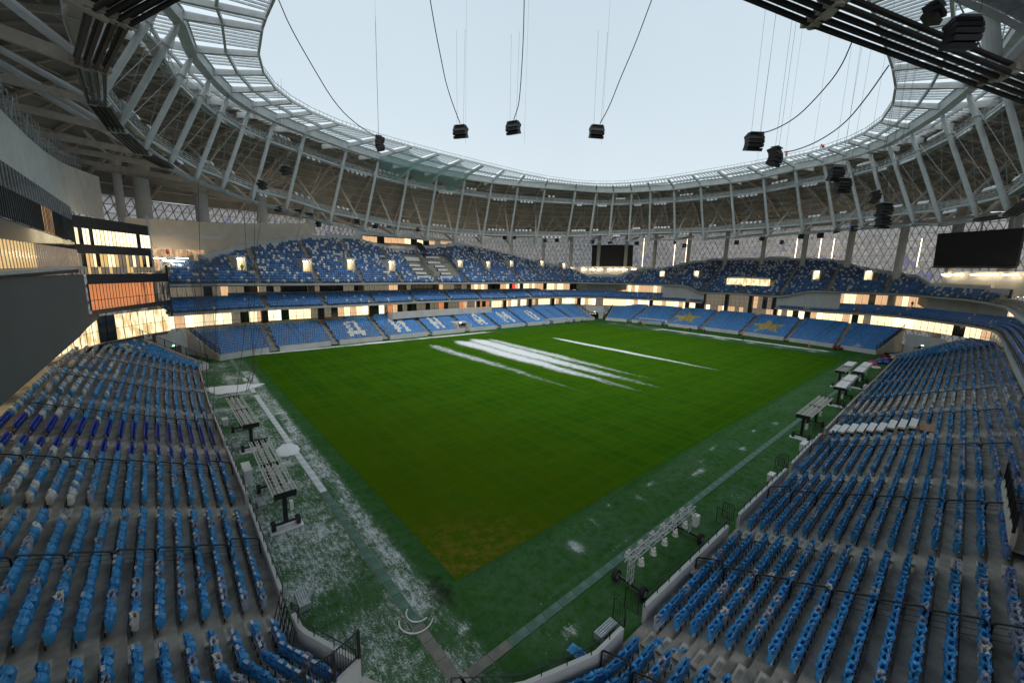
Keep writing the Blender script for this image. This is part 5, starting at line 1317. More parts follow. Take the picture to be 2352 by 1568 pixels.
end_wall(P_N, 0, 13, 'left end wall of the far left stand', fence='black bar fence at the left end of the far left stand')
end_wall(P_N, -1, 15, 'right end wall of the far left stand', fence='black bar fence left of the far corner tunnel')
end_wall(P_E, 0, 15, 'left end wall of the far right stand', fence='black bar fence right of the far corner tunnel')
end_wall(P_E, -1, 16, 'right end wall of the far right stand', fence='black bar fence at the right end of the far right stand')
def tunnel(a, b, c, d, lab, ht=3.0, seatsrow=True):
    """back wall with portal joining two end walls"""
    mb = MB(); root = empty('corner_tunnel', (*a, 0), label=lab, cat='tunnel'); o = np.array([*a, 0]); A_, B_ = np.array(a, float), np.array(b, float); e = (B_ - A_) / np.linalg.norm(B_ - A_); L = np.linalg.norm(B_ - A_); w = 1.9; c_ = L / 2
    P3 = lambda t, z: np.array([*(A_ + e * t), z]) - o
    mb.quad(P3(0, 0), P3(c_ - w, 0), P3(c_ - w, 5.2), P3(0, 5.2)); mb.quad(P3(c_ + w, 0), P3(L, 0), P3(L, 5.2), P3(c_ + w, 5.2)); mb.quad(P3(c_ - w, 2.6), P3(c_ + w, 2.6), P3(c_ + w, 5.2), P3(c_ - w, 5.2)); mb.build('portal_wall', WALLW, root)
    n = np.array([-e[1], e[0], 0]); n = n if n[:2] @ (A_ - np.array([54, 36])) > 0 else -n
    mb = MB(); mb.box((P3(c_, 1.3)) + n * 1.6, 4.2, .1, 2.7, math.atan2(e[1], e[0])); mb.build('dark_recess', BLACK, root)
    mb = MB(); mb.box(P3(c_, 2.85) - n * .06, .55, .06, .22, math.atan2(e[1], e[0])); mb.build('exit_sign', EXITG, root)
    for s_ in (-1, 0, 1): mb = MB(); mb.box(P3(c_ + s_ * 1.0, 1.9) + n * 1.5, .45, .06, .25, math.atan2(e[1], e[0])); mb.build('lamp', LITW, root)
tunnel((-13.2, 73.4), (-9.0, 79.2), 0, 0, 'pale corner tunnel mouth at the far left with a small lit sign')
tunnel((117.0, 84.5), (123.5, 80.5), 0, 0, 'pale corner tunnel mouth between the two far stands')
tunnel((130.5, -7.8), (126.0, -14.5), 0, 0, 'pale corner tunnel mouth at the far right with a small lit sign')
pt = empty('players_tunnel', (54.3, 79.2, 0), label='white walled players tunnel opening under the lettered seats', cat='tunnel')
mb = MB(); 
for s_ in (-1, 1): mb.box((s_ * 2.3, 2.0, 1.1), .25, 4.6, 2.2)
mb.build('side_wall', WALLW, pt)
mb = MB(); mb.box((0, 3.2, 2.5), 4.9, 2.2, .35); mb.build('lintel', WALLW, pt)
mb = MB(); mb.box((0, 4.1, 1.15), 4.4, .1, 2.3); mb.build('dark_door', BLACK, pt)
for s_ in (-1.1, 0, 1.1): mb = MB(); mb.box((s_, 4.0, 1.1), .8, .06, 1.9); mb.build('lit_pane', LITT, pt)
mb = MB(); mb.box((0, 2.05, 2.5), .6, .06, .2); mb.build('exit_sign', EXITG, pt)
# seats and infill behind the corner tunnels
cfl = MB(); cfl.quad((-6.6, -1.5, .03), (-3.9, -5.6, .03), (-12, -16, .03), (-18, -10, .03)); cfl.build('tunnel_floor', CONC2, kind='structure')
# ladder stair and open steel fence at the right edge
vb = empty('stair_well', (21, -20.2, 4.8), label='sunken concrete stair well behind a black railing at the right edge', cat='stair well')
mb = MB(); mb.box((2, -1.2, .3), 8.5, 2.2, .12); mb.build('landing', CONC2, vb)
mb = MB(); mb.box((2, .0, .75), 8.5, .18, 1.0); mb.build('parapet', WALLC, vb)
bar_fence([(18.8, -20.15, 6.0), (27.2, -20.15, 6.0)], 'black railing round the sunken stair well at the right edge', h=1.05, sp=.2, post=1.6)
# rails along the balcony edges (far): thin black top rails
def edge_rail(Z, i_a, i_b, d, h, lab):
    root = empty('edge_rail', (*G[i_a], Z[i_a]), label=lab, cat='hand rail'); mb = MB()
    for i in range(i_a, i_b):
        a, b = G[i] + GN[i] * d, G[i + 1] + GN[i + 1] * d
        mb.beam((*a, Z[i] + h), (*b, Z[i + 1] + h), .05, .05); mb.beam((*a, Z[i] + h * .5), (*b, Z[i + 1] + h * .5), .02, .02)
        if i % 2 == 0: mb.box((*a, Z[i] + h / 2), .05, .05, h)
    tpart(root, mb, 'rail', BLACK)
edge_rail(Z2, 0, i_f0, .35, .9, 'thin black rail on the second tier edge of the far stands'); edge_rail(Z2, i_f1, len(G) - 1, .35, .9, 'thin black rail on the second tier edge at the right')
edge_rail(Z3, 0, i0 + 8, .4, .9, 'thin black rail along the upper tier edge')
# stair handrails up the far stands' aisles
def stair_rails(P, aisles, ax, n, lab):
    Q = densify(P, .2); Nn = vnormals(Q); root = empty('stair_rails', (*Q[0], 0), label=lab, cat='hand rail'); mb = MB()
    for a in aisles:
        j = int(np.argmin(np.abs(Q[:, ax] - a))); e = np.array([-Nn[j][1], Nn[j][0]])
        for s_ in (-.72, .72):
            p0 = Q[j] + Nn[j] * .8 + e * s_; p1 = Q[j] + Nn[j] * (D0 + DD * n - .6) + e * s_; z0, z1 = .3, .3 + DZ * n
            mb.beam((*p0, z0 + .75), (*p1, z1 + .75), .045, .045)
            for k in range(n): f = (k + .5) / n; c = p0 * (1 - f) + p1 * f; mb.box((*c, z0 + (z1 - z0) * f + .37), .04, .04, .75)
    tpart(root, mb, 'rail', BLACK)
stair_rails(P_N, A_N[:3] + R_N[:2], 0, 12, 'black stair rails in the left blocks of the far left stand'); stair_rails(P_N, A_N[3:] + R_N[3:], 0, 11, 'black stair rails among the lettered seats')
stair_rails(P_E, A_E + R_E, 1, 17, 'black stair rails up the far right stand')
ur = empty('stair_rails', (0, 0, 0), label='black stair rails up the upper tier', cat='hand rail'); mb = MB()
for i in range(2, i0):
    c = (G[i, 0], A_U) if G[i, 1] > 70 and G[i, 0] < 120 else (G[i, 1], A_UE) if G[i, 0] > 130 else (0, [])
    if any(abs(c[0] - a) < .55 for a in c[1]) and DM[i] > 3:
        n = int(DM[i] / .8) - 1; e = np.array([-GN[i][1], GN[i][0]])
        for s_ in (-.7, .7):
            a = G[i] + GN[i] * .9 + e * s_; b = G[i] + GN[i] * (.8 * n + .6) + e * s_; mb.beam((*a, Z3[i] + .95), (*b, Z3[i] + .55 * n + .9), .045, .045)
            for k in range(0, n, 1): f = k / max(1, n); q = a * (1 - f) + b * f; mb.box((*q, Z3[i] + .45 + f * .55 * n), .04, .04, .9)
tpart(ur, mb, 'rail', BLACK)

# ------------------------------------------------------------------ grow-light rigs
LAMPW = mat('lamp_housing', (.62, .60, .54), .5, var=.1, scale=4)
def truss(mb, a, b, w, h, bay=.55, r=.028):
    a, b = np.array(a, float), np.array(b, float); d = b - a; L = np.linalg.norm(d); d /= L; s = np.cross(d, (0, 0, 1)); s /= np.linalg.norm(s); u = np.array([0, 0, 1.0])
    cs = [s * w / 2 * i + u * h / 2 * j for i, j in ((-1, -1), (1, -1), (1, 1), (-1, 1))]
    for c in cs: mb.tube(a + c, b + c, r, 5)
    n = max(1, int(L / bay))
    for k in range(n):
        p, q = a + d * L * k / n, a + d * L * (k + 1) / n
        for i in range(4):
            c, e = cs[i], cs[(i + 1) % 4]
            mb.beam(p + (c if k % 2 else e), q + (e if k % 2 else c), r * 1.1, r * 1.1)
def wheelset(root, x, w, z=0):
    mb = MB(); mb.box((x, 0, .42), .16, w, .12); mb.box((x + .25, 0, .42), .5, .12, .08); mb.build('axle', BLACK, root)
    for s_ in (-1, 1):
        mb = MB(); mb.lathe((x, s_ * w / 2, .36), [(.20, -.13), (.34, -.12), (.36, -.06), (.36, .06), (.34, .12), (.20, .13)], 16, axis='y'); wh = mb.build('wheel', RUBBER, root)
        mb = MB(); mb.lathe((x, s_ * w / 2, .36), [(.18, -.135), (.18, .135)], 10, axis='y'); mb.build('rim', STEELG, wh)
def tower(root, x, H, m=BLACK, box=True):
    mb = MB(); mb.box((x, 0, .45 + (H - .5) / 2), .30, .26, H - .5); mb.build('mast', m, root)
    if box: mb = MB(); mb.box((x - .1, -.38, H * .62), .32, .22, .62); mb.build('control_box', WHITEP, root)
def panel_rig(p_near, p_far, H, style, lab, width=1.25, group='wheeled grow-lamp rigs'):
    p_near, p_far = np.array(p_near, float), np.array(p_far, float); d = p_far - p_near; L = np.linalg.norm(d); rz = math.atan2(d[1], d[0])
    root = empty('lamp_rig', (*p_near, 0), rz, label=lab, cat='lamp rig', group=group)
    for x in (.55, L * .62): wheelset(root, x, 1.5); tower(root, x, H - .1)
    mb = MB(); mb.box((0.0, 0, H), .08, width + .1, .42); mb.box((L, 0, H), .08, width + .1, .42); mb.box((L / 2, 0, H), .08, width, .3); mb.build('end_frame', BLACK, root)
    for s_ in range(4):
        y = (s_ / 3 - .5) * width; mb = MB(); h = .26
        for z in (-.10, .10): mb.beam((0, y + z, H + .12), (L, y + z, H + .12), .04, .04)
        mb.beam((0, y, H - .12), (L, y, H - .12), .04, .04); n = int(L / .30)
        for k in range(n):
            s2 = .10 if k % 2 else -.10
            mb.beam((L * k / n, y + s2, H + .12), (L * (k + 1) / n, y - s2, H + .12), .03, .03)
            if k % 3 == 0: mb.beam((L * k / n, y + s2, H + .12), (L * (k + .5) / n, y, H - .12), .025, .025)
        mb.build('truss_rail', STEELW if style != 'lattice' else MATS['snowy_steel'], root)
    if style in ('lattice', 'mixed'):
        for k in range(int(L / .62)):
            for y in (-.21, .21):
                mb = MB(); mb.lathe((.35 + .62 * k, y, H - .14), [(.06, .22), (.10, .18), (.17, .04), (.19, 0)], 8); mb.build('lamp_head', LAMPW, root)
    if style in ('white', 'mixed'):
        for (x0, x1) in ((.02, L * .47), (L * .53, L)) if style == 'white' else ((L * .55, L * .98),):
            for y in (-.3, .3): mb = MB(); mb.box(((x0 + x1) / 2, y, H + .20), x1 - x0, .57, .06); mb.build('cover_panel', WHITEP, root)
    mb = MB(); mb.box((.55, 0, .06), 1.0, 2.0, .10); mb.build('snow_skirt', SNOWM, root)
mat('snowy_steel', (.60, .60, .56), .6, var=.15, scale=3)
panel_rig((-6.45, 10.8), (-6.35, 21.3), 2.7, 'lattice', 'nearer of the two snowy lattice lamp rigs beside the left front wall')
panel_rig((-6.3, 25.7), (-6.5, 36.4), 2.7, 'lattice', 'farther of the two snowy lattice lamp rigs beside the left front wall')
panel_rig((41.2, -6.85), (52.8, -6.7), 2.75, 'lattice', 'nearest lattice lamp rig along the right front wall')
panel_rig((59.8, -6.85), (71.4, -6.55), 2.75, 'white', 'white covered lamp rig just beyond the nearest lattice rig on the right')
panel_rig((73.2, -4.6), (85.4, -4.4), 2.75, 'mixed', 'half covered lamp rig nearest the pitch on the right')
panel_rig((75.3, -6.6), (87.2, -6.4), 2.75, 'white', 'farthest white covered lamp rig by the right front wall')
def truss_rig(a, b, H, lab, nl=6, far_=False):
    a, b = np.array(a, float), np.array(b, float); d = b - a; L = np.linalg.norm(d); rz = math.atan2(d[1], d[0])
    root = empty('lamp_rig', (*a, 0), rz, label=lab, cat='lamp rig', group='wheeled grow-lamp rigs')
    mb = MB(); truss(mb, (-.3, 0, H), (L + .3, 0, H), .30, .30); mb.build('truss', STEELW, root)
    for x in (.2, L - .2):
        wheelset(root, x, 1.75); mb = MB(); truss(mb, (x, 0, .5), (x + .001, 0.0, H - .1), .28, .28) if False else None
        mb = MB()
        for i, j in ((-1, -1), (1, -1), (1, 1), (-1, 1)): mb.tube((x + .13 * i, .13 * j, .45), (x + .13 * i, .13 * j, H - .1), .025, 5)
        for k in range(6):
            z0, z1 = .45 + (H - .6) * k / 6, .45 + (H - .6) * (k + 1) / 6; s_ = 1 if k % 2 else -1
            mb.beam((x + .13 * s_, -.13, z0), (x - .13 * s_, -.13, z1), .025, .025); mb.beam((x + .13 * s_, .13, z0), (x - .13 * s_, .13, z1), .025, .025); mb.beam((x - .13, .13 * s_, z0), (x - .13, -.13 * s_, z1), .025, .025)
        mb.build('lattice_tower', STEELW, root)
    mb = MB(); mb.box((L - .2, -.45, H - .55), .45, .3, .75); mb.build('control_box', WHITEP, root)
    for k in range(nl):
        for s_ in (-1, 1):
            x = .5 + (L - 1.0) * k / (nl - 1); mb = MB(); mb.lathe((x, s_ * .42, H - .32), [(.10, .26), (.16, .22), (.17, .06), (.21, 0), (.20, -.03)], 10); mb.box((x + .1, s_ * .42, H - .05), .2, .1, .14); mb.beam((x, 0, H), (x, s_ * .42, H - .05), .04, .04); mb.build('lamp_head', LAMPW, root)
truss_rig((7.1, -6.75), (14.75, -6.7), 2.05, 'single white truss lamp rig on four tyres beside the right near wall')
truss_rig((85.5, 76.3), (97.5, 76.6), 2.3, 'long lamp rig parked before the far left stand near its right end', 10)
truss_rig((98.8, 77.0), (107.2, 77.3), 1.9, 'low lamp rig near the far corner tunnel', 8)
truss_rig((123.0, 63.6), (124.6, 53.4), 2.2, 'lamp rig parked before the far right stand left of the first star', 10)

# ------------------------------------------------------------------ hanging loudspeakers and their cables
def speaker_mesh(n):
    mb = MB()
    for k in range(n):
        t = (k / max(1, n - 1) - .5) * .75; z = -(k - (n - 1) / 2) * .47; x = -.5 * (t * 2) ** 2 * .8
        X = np.array([math.cos(t), 0, -math.sin(t)]); Z_ = np.array([math.sin(t), 0, math.cos(t)])
        mb.box((x, 0, z), .95, 1.55, .44, X=X, Y=np.array([0, 1.0, 0]), Z=Z_); mb.box(np.array([x, 0, z]) - X * .49, .05, 1.4, .36, X=X, Y=np.array([0, 1.0, 0]), Z=Z_, mi=1)
    mb.box((0, 0, n * .235 + .15), .8, 1.3, .08, mi=2); return mb
SPK = [(870, 330, 58, 4, [(640, 0), (665, 60), (716, 150), (770, 240), (820, 288), (868, 316)]), (1057, 304, 58, 4, [(988, 0), (1000, 70), (1014, 140), (1024, 190), (1040, 240), (1057, 284)]), (1178, 295, 58, 4, [(1204, 0), (1202, 90), (1197, 180), (1192, 240), (1186, 258), (1180, 275)]),
       (1371, 304, 58, 4, [(1497, 0), (1460, 100), (1425, 180), (1400, 245), (1378, 284)]), (1733, 327, 52, 5, [(1962, 85), (1930, 160), (1880, 220), (1830, 270), (1780, 298), (1742, 308)]), (1782, 361, 52, 5, [(2042, 150), (1990, 225), (1940, 285), (1880, 325), (1830, 345), (1800, 350)]),
       (655, 392, 70, 3, None), (600, 425, 75, 3, None), (1921, 401, 62, 5, None), (1937, 427, 62, 5, None), (2012, 453, 62, 4, None), (2033, 484, 62, 5, None), (2030, 512, 66, 4, None), (2213, 78, 26, 5, None), (2150, 30, 30, 3, None)]
SPN = ['first from the left in the open sky', 'second from the left in the open sky', 'third from the left in the open sky', 'fourth from the left in the open sky', 'fifth from the left, largest in the open sky', 'last on the right in the open sky', 'before the left deck above the rest', 'lower one before the left deck',
       'uppermost of the right hand stack', 'second of the right hand stack', 'third of the right hand stack', 'fourth of the right hand stack', 'lowest of the right hand stack', 'big one in the top right corner', 'small one at the top right edge']
smesh = {n: speaker_mesh(n).mesh('cabinet', [BLACKP, BLACK, STEELG]) for n in (3, 4, 5)}
for (u, v, dist, n, cab_), nm in zip(SPK, SPN):
    p = at(u, v, dist=dist); s = .86 if dist > 40 else .5
    if u in (1733, 1782): s = .80
    if u > 1900 and dist > 40: s = .72
    to = p[:2] - np.array([54, 36]); rz = math.atan2(to[1], to[0])
    root = empty('hanging_speaker', p, rz + (RN.rand() - .5) * 1.2, label=f'black hanging loudspeaker, {nm}', cat='loudspeaker', group='black loudspeakers hung from the roof')
    inst('cabinet', smesh[n], (0, 0, 0), 0, root, scale=(s * 1.1, s * 1.3, s * .85))
    mb = MB(); top = 47 if dist < 90 and u > 800 and u < 1800 else 43
    for s_ in (-.45, .45): mb.tube((0, s_, .8), (0, s_ * 1.3, max(2, top - p[2])), .013, 4)
    mb.build('suspension_wire', STEELD, root)
    if cab_:
        pts = [at(a, b, dist=dist + (8 if i == 0 else 0) * 0) for i, (a, b) in enumerate(cab_)]; pts = np.array(pts)
        for _ in range(2): pts = np.vstack([pts[:1]] + [np.stack([a * .75 + b * .25, a * .25 + b * .75]) for a, b in zip(pts[:-1], pts[1:])] + [pts[-1:]])
        mb = MB(); mb.path(list(pts), .055, 5); mb.build('loudspeaker_cable', BLACKP, label=f'slack black cable of the loudspeaker {nm}', cat='cable', group='slack loudspeaker cables')
for k, (u, v) in enumerate([(1159, 546), (1182, 546), (1253, 553), (1279, 552), (1361, 556), (1401, 556), (1463, 559), (1549, 557), (1572, 564), (1692, 557), (1749, 548), (1797, 557), (1840, 543), (1885, 541), (1920, 530), (1962, 525), (708, 495), (730, 515), (640, 480), (684, 487), (712, 495), (820, 507), (861, 519), (960, 527)]):
    p = ray_curve(u, v, Bcurve) if v > 0 else None
    if p is None: continue
    root = inst('ring_speaker', smesh[3], p + (0, 0, 0), RN.rand() * 6, label=f'small black loudspeaker under the roof ring, {ORD[k]} in the series', cat='loudspeaker', group='small loudspeakers under the roof ring', scale=(.8, .8, .75))
# thin vertical cables hanging in the opening
wires = MB()
for u in (870, 1069, 1204, 1381, 1738, 1800, 1862, 1990):
    a = at(u, 330 if u < 1500 else 380, dist=62); wires.tube(a, a + (0, 0, 40), .011, 3)
wires.build('thin_wires', STEELD, label='faint vertical wires hanging across the open sky', cat='wire', kind='stuff')
# ropes and dark safety net at the left
NETM, nt, bs, out = new_mat('safety_net'); tr = nt.nodes.new("ShaderNodeBsdfTransparent"); mx = nt.nodes.new("ShaderNodeMixShader"); mx.inputs[0].default_value = .42
bs.inputs['Base Color'].default_value = (.03, .035, .04, 1); nt.links.new(tr.outputs[0], mx.inputs[1]); nt.links.new(bs.outputs[0], mx.inputs[2]); nt.links.new(mx.outputs[0], out.inputs[0])
mb = MB(); nb0 = at(503, 824, z=.9); nb1 = at(472, 832, z=1.1); t0 = at(428, 575, dist=np.linalg.norm(nb1 - CAM) * 1.02); t1 = at(497, 600, dist=np.linalg.norm(nb0 - CAM) * 1.0)
mb.sheet([[nb1 * (1 - f) + t0 * f + (0, .4 * math.sin(f * 5), 0), (nb0 * .5 + nb1 * .5) * (1 - f) + (t0 * .5 + t1 * .5) * f + (.3 * math.sin(f * 7), 0, 0), nb0 * (1 - f) + t1 * f] for f in np.linspace(0, 1, 12)])
mb.build('safety_net', NETM, label='dark see-through safety net hanging before the left end of the far stand', cat='net')
rp = MB()
for (u0, v0, u1, v1, u2, v2) in [(430, 575, 470, 790, 480, 1010), (497, 600, 500, 820, 490, 1000), (560, 470, 575, 700, 585, 860), (585, 480, 592, 700, 580, 880), (640, 560, 600, 760, 565, 900), (600, 500, 560, 800, 540, 935), (455, 420, 462, 640, 478, 900), (690, 520, 640, 720, 570, 895), (470, 1010, 480, 1060, 400, 1110), (480, 1000, 470, 1090, 410, 1115)]:
    rp.path([at(u0, v0, dist=72), at((u0 + 2 * u1 + u2) / 4 - 3, (v0 + 2 * v1 + v2) / 4, dist=64), at(u2, v2, dist=52 if v2 < 1000 else 34)], .028, 4)
rp.build('ropes', BLACKP, label='loose dark ropes trailing from the roof to the left apron', cat='rope')
# teal netting sagging under three roof bays
TEAL, nt, bs, out = new_mat('teal_netting'); tr = nt.nodes.new("ShaderNodeBsdfTransparent"); mx = nt.nodes.new("ShaderNodeMixShader"); mx.inputs[0].default_value = .55
bs.inputs['Base Color'].default_value = (.20, .42, .42, 1); nt.links.new(tr.outputs[0], mx.inputs[1]); nt.links.new(bs.outputs[0], mx.inputs[2]); nt.links.new(mx.outputs[0], out.inputs[0])
for q_, k in enumerate((9, 10, 11)):
    a, b = NODE[k][0], NODE[k + 1][0]; ia, ib = inner(a), inner(b); mb = MB()
    mb.sheet([[((ia * (1 - s) + ib * s) * (1 - t) + (a * (1 - s) + b * s) * t) + (0, 0, .2 - (1.0 + 3.0 * t) * math.sin(math.pi * s) * (1 if t < 1 else .95)) for s in np.linspace(0, 1, 12)] for t in np.linspace(.15, 1.05, 8)])
    mb.build('sagging_net', TEAL, label=f'teal safety netting sagging under the roof edge, {ORD[q_]} from the left', cat='net', group='teal nets under the roof edge', smooth=True)

# ------------------------------------------------------------------ odds and ends on the near stands
for k in range(9):
    y = -8.45 - .62 - DD * k; z = .28 + DZ * k + (.55 if k < 6 else .8); root = empty('board_stack', (46.1, y, z - .5), label=f'pale insulation boards laid over the seat rows, {ORD[k]} stack up from the right front wall', cat='board stack', group='board stacks on the right near stand')
    for j in range(3): mb = MB(); mb.box((RN.rand() * .2, RN.rand() * .05, .42 + .07 * j), 3.5, .55, .06, (RN.rand() - .5) * .03); mb.build('board', WHITEP if j == 2 else WALLC, root)
    mb = MB(); mb.box((-1.4, 0, .19), .1, .5, .38); mb.box((1.4, 0, .19), .1, .5, .38); mb.build('trestle', BLACK, root)
mb = MB(); mb.box((46.3, -16.2, 3.3), 3.0, 1.2, .06, .1); mb.build('leaning_board', WOOD, label='dark brown board lying beyond the pale board stacks', cat='board')
mb = MB(); p = at(*pz(3150, 1420, .2339, (620, 1400))[0], z=.8); root = empty('crate', (p[0], p[1], .3), .05, label='open brown crate full of blue film by the right front wall', cat='crate')
for (c, s) in (((0, .55, .3), (1.3, .04, .6)), ((0, -.55, .3), (1.3, .04, .6)), ((.65, 0, .3), (.04, 1.1, .6)), ((-.65, 0, .3), (.04, 1.1, .6)), ((0, 0, .03), (1.3, 1.1, .05))):
    mb = MB(); mb.box(c, *s); mb.build('board', WOOD, root)
def crumple(name, p, sx, sy, h, m, seed, **kw):
    r = np.random.RandomState(seed); n = 8; mb = MB()
    mb.sheet([[((i / n - .5) * sx * (1 + .25 * r.randn() * (j in (0, n))), (j / n - .5) * sy * (1 + .2 * r.randn() * (i in (0, n))), h * r.rand() * (1 - abs(i / n - .5) * 1.3) * (1 - abs(j / n - .5) * 1.3)) for i in range(n + 1)] for j in range(n + 1)])
    o = mb.build(name, m, **kw); o.location = p; o.rotation_euler = (0, 0, r.rand() * 6); return o
SCR = [(2000, 2000, 1380, 1260), (2000, 2000, 1575, 1310), (3000, 2000, 1120, 55), (3000, 2000, 440, 255), (3000, 2000, 540, 815), (3000, 2000, 330, 40), (3000, 1300, 500, 1210), (3000, 1300, 400, 1205), (3000, 1300, 460, 1243), (3000, 1300, 110, 1490), (3000, 1300, 590, 1010), (3000, 1300, 820, 775), (3000, 1300, 1130, 1040), (3000, 1300, 2140, 840), (3000, 1300, 1910, 1045),
       (0, 2000, 1380, 1430), (0, 1300, 550, 1205), (0, 1300, 960, 1235), (0, 1300, 1250, 880), (0, 1300, 1560, 1120), (0, 2000, 1730, 690), (0, 1300, 1480, 460), (2000, 2000, 655, 1305), (0, 1300, 200, 1010)]
for k, (x0, y0, a, b) in enumerate(SCR):
    u, v = pz(x0, y0, .4677 if x0 < 3000 else .466, (a, b))[0]
    # meet the tread surface
    lo = None
    for z in np.arange(.2, 5.6, .05):
        q = at(u, v, z=z); dd_ = (-8.42 - q[1]) if x0 >= 2000 else (-8.05 - q[0]); zt = .28 + DZ * max(0, (dd_ - D0 - .2) / DD)
        if z >= zt: lo = q; break
    if lo is None: continue
    s_ = .55 + .5 * RN.rand(); crumple('plastic_scrap', lo + (0, 0, .05), s_, s_ * .7, .28, WRAPB, 300 + k, label=f'crumpled blue plastic scrap on the {"right" if x0 >= 2000 else "left"} near stand, {ORD[k]} of those lying about', cat='plastic scrap', group='blue plastic scraps on the near stands')
crumple('plastic_scrap', at(*pz(2000, 2000, .4677, (1650, 605))[0], z=.45), .9, .7, .35, TARPW, 399, label='crumpled white plastic scrap by the right front wall', cat='plastic scrap')
# folded steel frames against the left wall near the camera
fr = empty('folded_frames', (-8.6, 1.6, .4), label='black folded steel frames leaning on the left wall near the camera', cat='steel frame')
for k in range(5):
    mb = MB(); a = .3 * k; mb.path([(0, -1.4 + .5 * k, 0), (.35, -1.2 + .5 * k, 1.3), (.35, -.3 + .5 * k, 1.25), (-.1, -.4 + .45 * k, 0), (0, -1.4 + .5 * k, 0)], .025); mb.tube((.1, -1.3 + .5 * k, .4), (.25, -.3 + .5 * k, 1.0), .02, 5); mb.build('frame', BLACK, fr)
# cabinets and drain benches on the apron by the walls
for k, (u, v, z, sx, sy, sz, nm) in enumerate([(*pz(850, 1750, .2339, (590, 600))[0], .5, .55, 1.9, 1.05, 'tall white cabinet beside the left front wall by the near rig'), (*pz(800, 1500, .2339, (430, 790))[0], .4, .5, .9, .7, 'white cabinet by the left wall under the farther rig'),
        (*pz(3000, 1300, .466, (465, 1040))[0], .4, 1.6, .5, .8, 'white cabinet against the right front wall near the crate'), (*pz(3000, 1300, .466, (185, 1300))[0], .35, .9, .45, .6, 'small white cabinet lower down the right front wall'), (*pz(3150, 1420, .2339, (1340, 560))[0], .4, 1.7, .5, .8, 'white cabinet by the right wall beside the covered rigs')]):
    p = at(u, v, z=z); o = MB(); o.box((0, 0, sz / 2), sx, sy, sz); o.box((0, 0, sz + .02), sx + .06, sy + .06, .05); q = o.build('cabinet', WHITEP, label=nm, cat='cabinet'); q.location = (p[0], p[1], 0)
for k, (u, v, nm) in enumerate([(*pz(1000, 2000, .4677, (445, 830))[0], 'grey slatted bench by the left wall near the camera'), (*pz(850, 1750, .2339, (830, 1090))[0], 'small grey slatted box by the left wall below the near rig'), (*pz(2000, 2000, .4677, (910, 1095))[0], 'grey slatted bench by the right wall near the camera'),
        (*pz(800, 1500, .2339, (620, 1200))[0], 'grey box by the left wall between the two lattice rigs'), (*pz(800, 1500, .2339, (370, 610))[0], 'white edged box by the left wall beyond the cabinets')]):
    p = at(u, v, z=.35); rz = math.pi / 2 if p[0] < 0 else 0; root = empty('bench', (p[0], p[1], 0), rz, label=nm, cat='bench')
    for j in range(5): mb = MB(); mb.box((0, (j - 2) * .11, .38), 1.35, .08, .04); mb.build('slat', STEELG, root)
    for s_ in (-.6, .6): mb = MB(); mb.box((s_, 0, .18), .06, .55, .36); mb.build('leg', STEELG, root)
mb = MB()
for t0_, t1_, c, r in ((2.2, 5.0, at(*pz(1000, 2000, .4677, (1440, 950))[0], z=.1), .62), (2.6, 5.6, at(*pz(1000, 2000, .4677, (1420, 1010))[0], z=.1), .85)):
    mb.path([c + (r * math.cos(t), r * math.sin(t), .0) for t in np.linspace(t0_, t1_, 12)], .035)
mb.build('hose', WHITEP, label='white hose curling across the green paved strip at the near corner', cat='hose')
# ------------------------------------------------------------------ machines and cones in the far right corner
def cart(p, rz, col, lab, load=None):
    root = empty('utility_cart', (*p, 0), rz, label=lab, cat='utility cart')
    mb = MB(); mb.box((0, 0, .55), 2.0, 1.1, .35); mb.box((.75, 0, .85), .6, 1.0, .35); mb.build('body', col, root)
    mb = MB(); mb.box((-.1, 0, .95), .5, .9, .12); mb.box((-.35, 0, 1.2), .1, .9, .45); mb.build('seat', BLACKP, root)
    mb = MB(); mb.tube((.5, 0, .9), (.3, 0, 1.35), .03, 6); mb.lathe((.3, 0, 1.36), [(.2, -.02), (.2, .02)], 10); mb.build('steering_wheel', BLACK, root)
    for x in (-.7, .7):
        for y in (-.55, .55): mb = MB(); mb.lathe((x, y, .3), [(.2, -.12), (.3, -.1), (.3, .1), (.2, .12)], 12, axis='y'); mb.build('wheel', RUBBER, root)
    if load: o = crumple('covering', (-.5, 0, 1.0), 2.0, 1.6, 1.1, load, 7); o.parent = root; o.rotation_euler = (0, 0, 0)
cart((121.8, 3.9), 2.0, RED, 'red and black utility cart before the far right stand'); cart((124.3, 1.0), 1.8, RED, 'red cart under a bulging pale tarpaulin at the far right', TARPW)
cart((117.5, -6.0), .4, RED, 'small red groundskeeping vehicle by the far end of the right wall'); cart((113.0, -6.6), 2.6, RED, 'red and white mower parked by the right wall')
crumple('tarpaulin_heap', (108.5, -6.5, .05), 5, 2.2, 1.6, TARPB, 12, label='heap under a royal blue tarpaulin by the right wall', cat='tarpaulin heap')
mb = MB(); mb.box((103.8, -5.2, .35), 4.2, 1.4, .6, .15); mb.build('red_crate', RED, label='long red crate on the turf beside the blue tarpaulin', cat='crate')
mb = MB(); c = np.array((100.2, -6.3, .2)); mb.path([c + (.9 * math.cos(t), .6 * math.sin(t), 0) for t in np.linspace(0, 6.283, 16)], .16, 8); mb.build('white_ring', WHITEP, label='coiled white hose ring lying by the right wall', cat='hose')
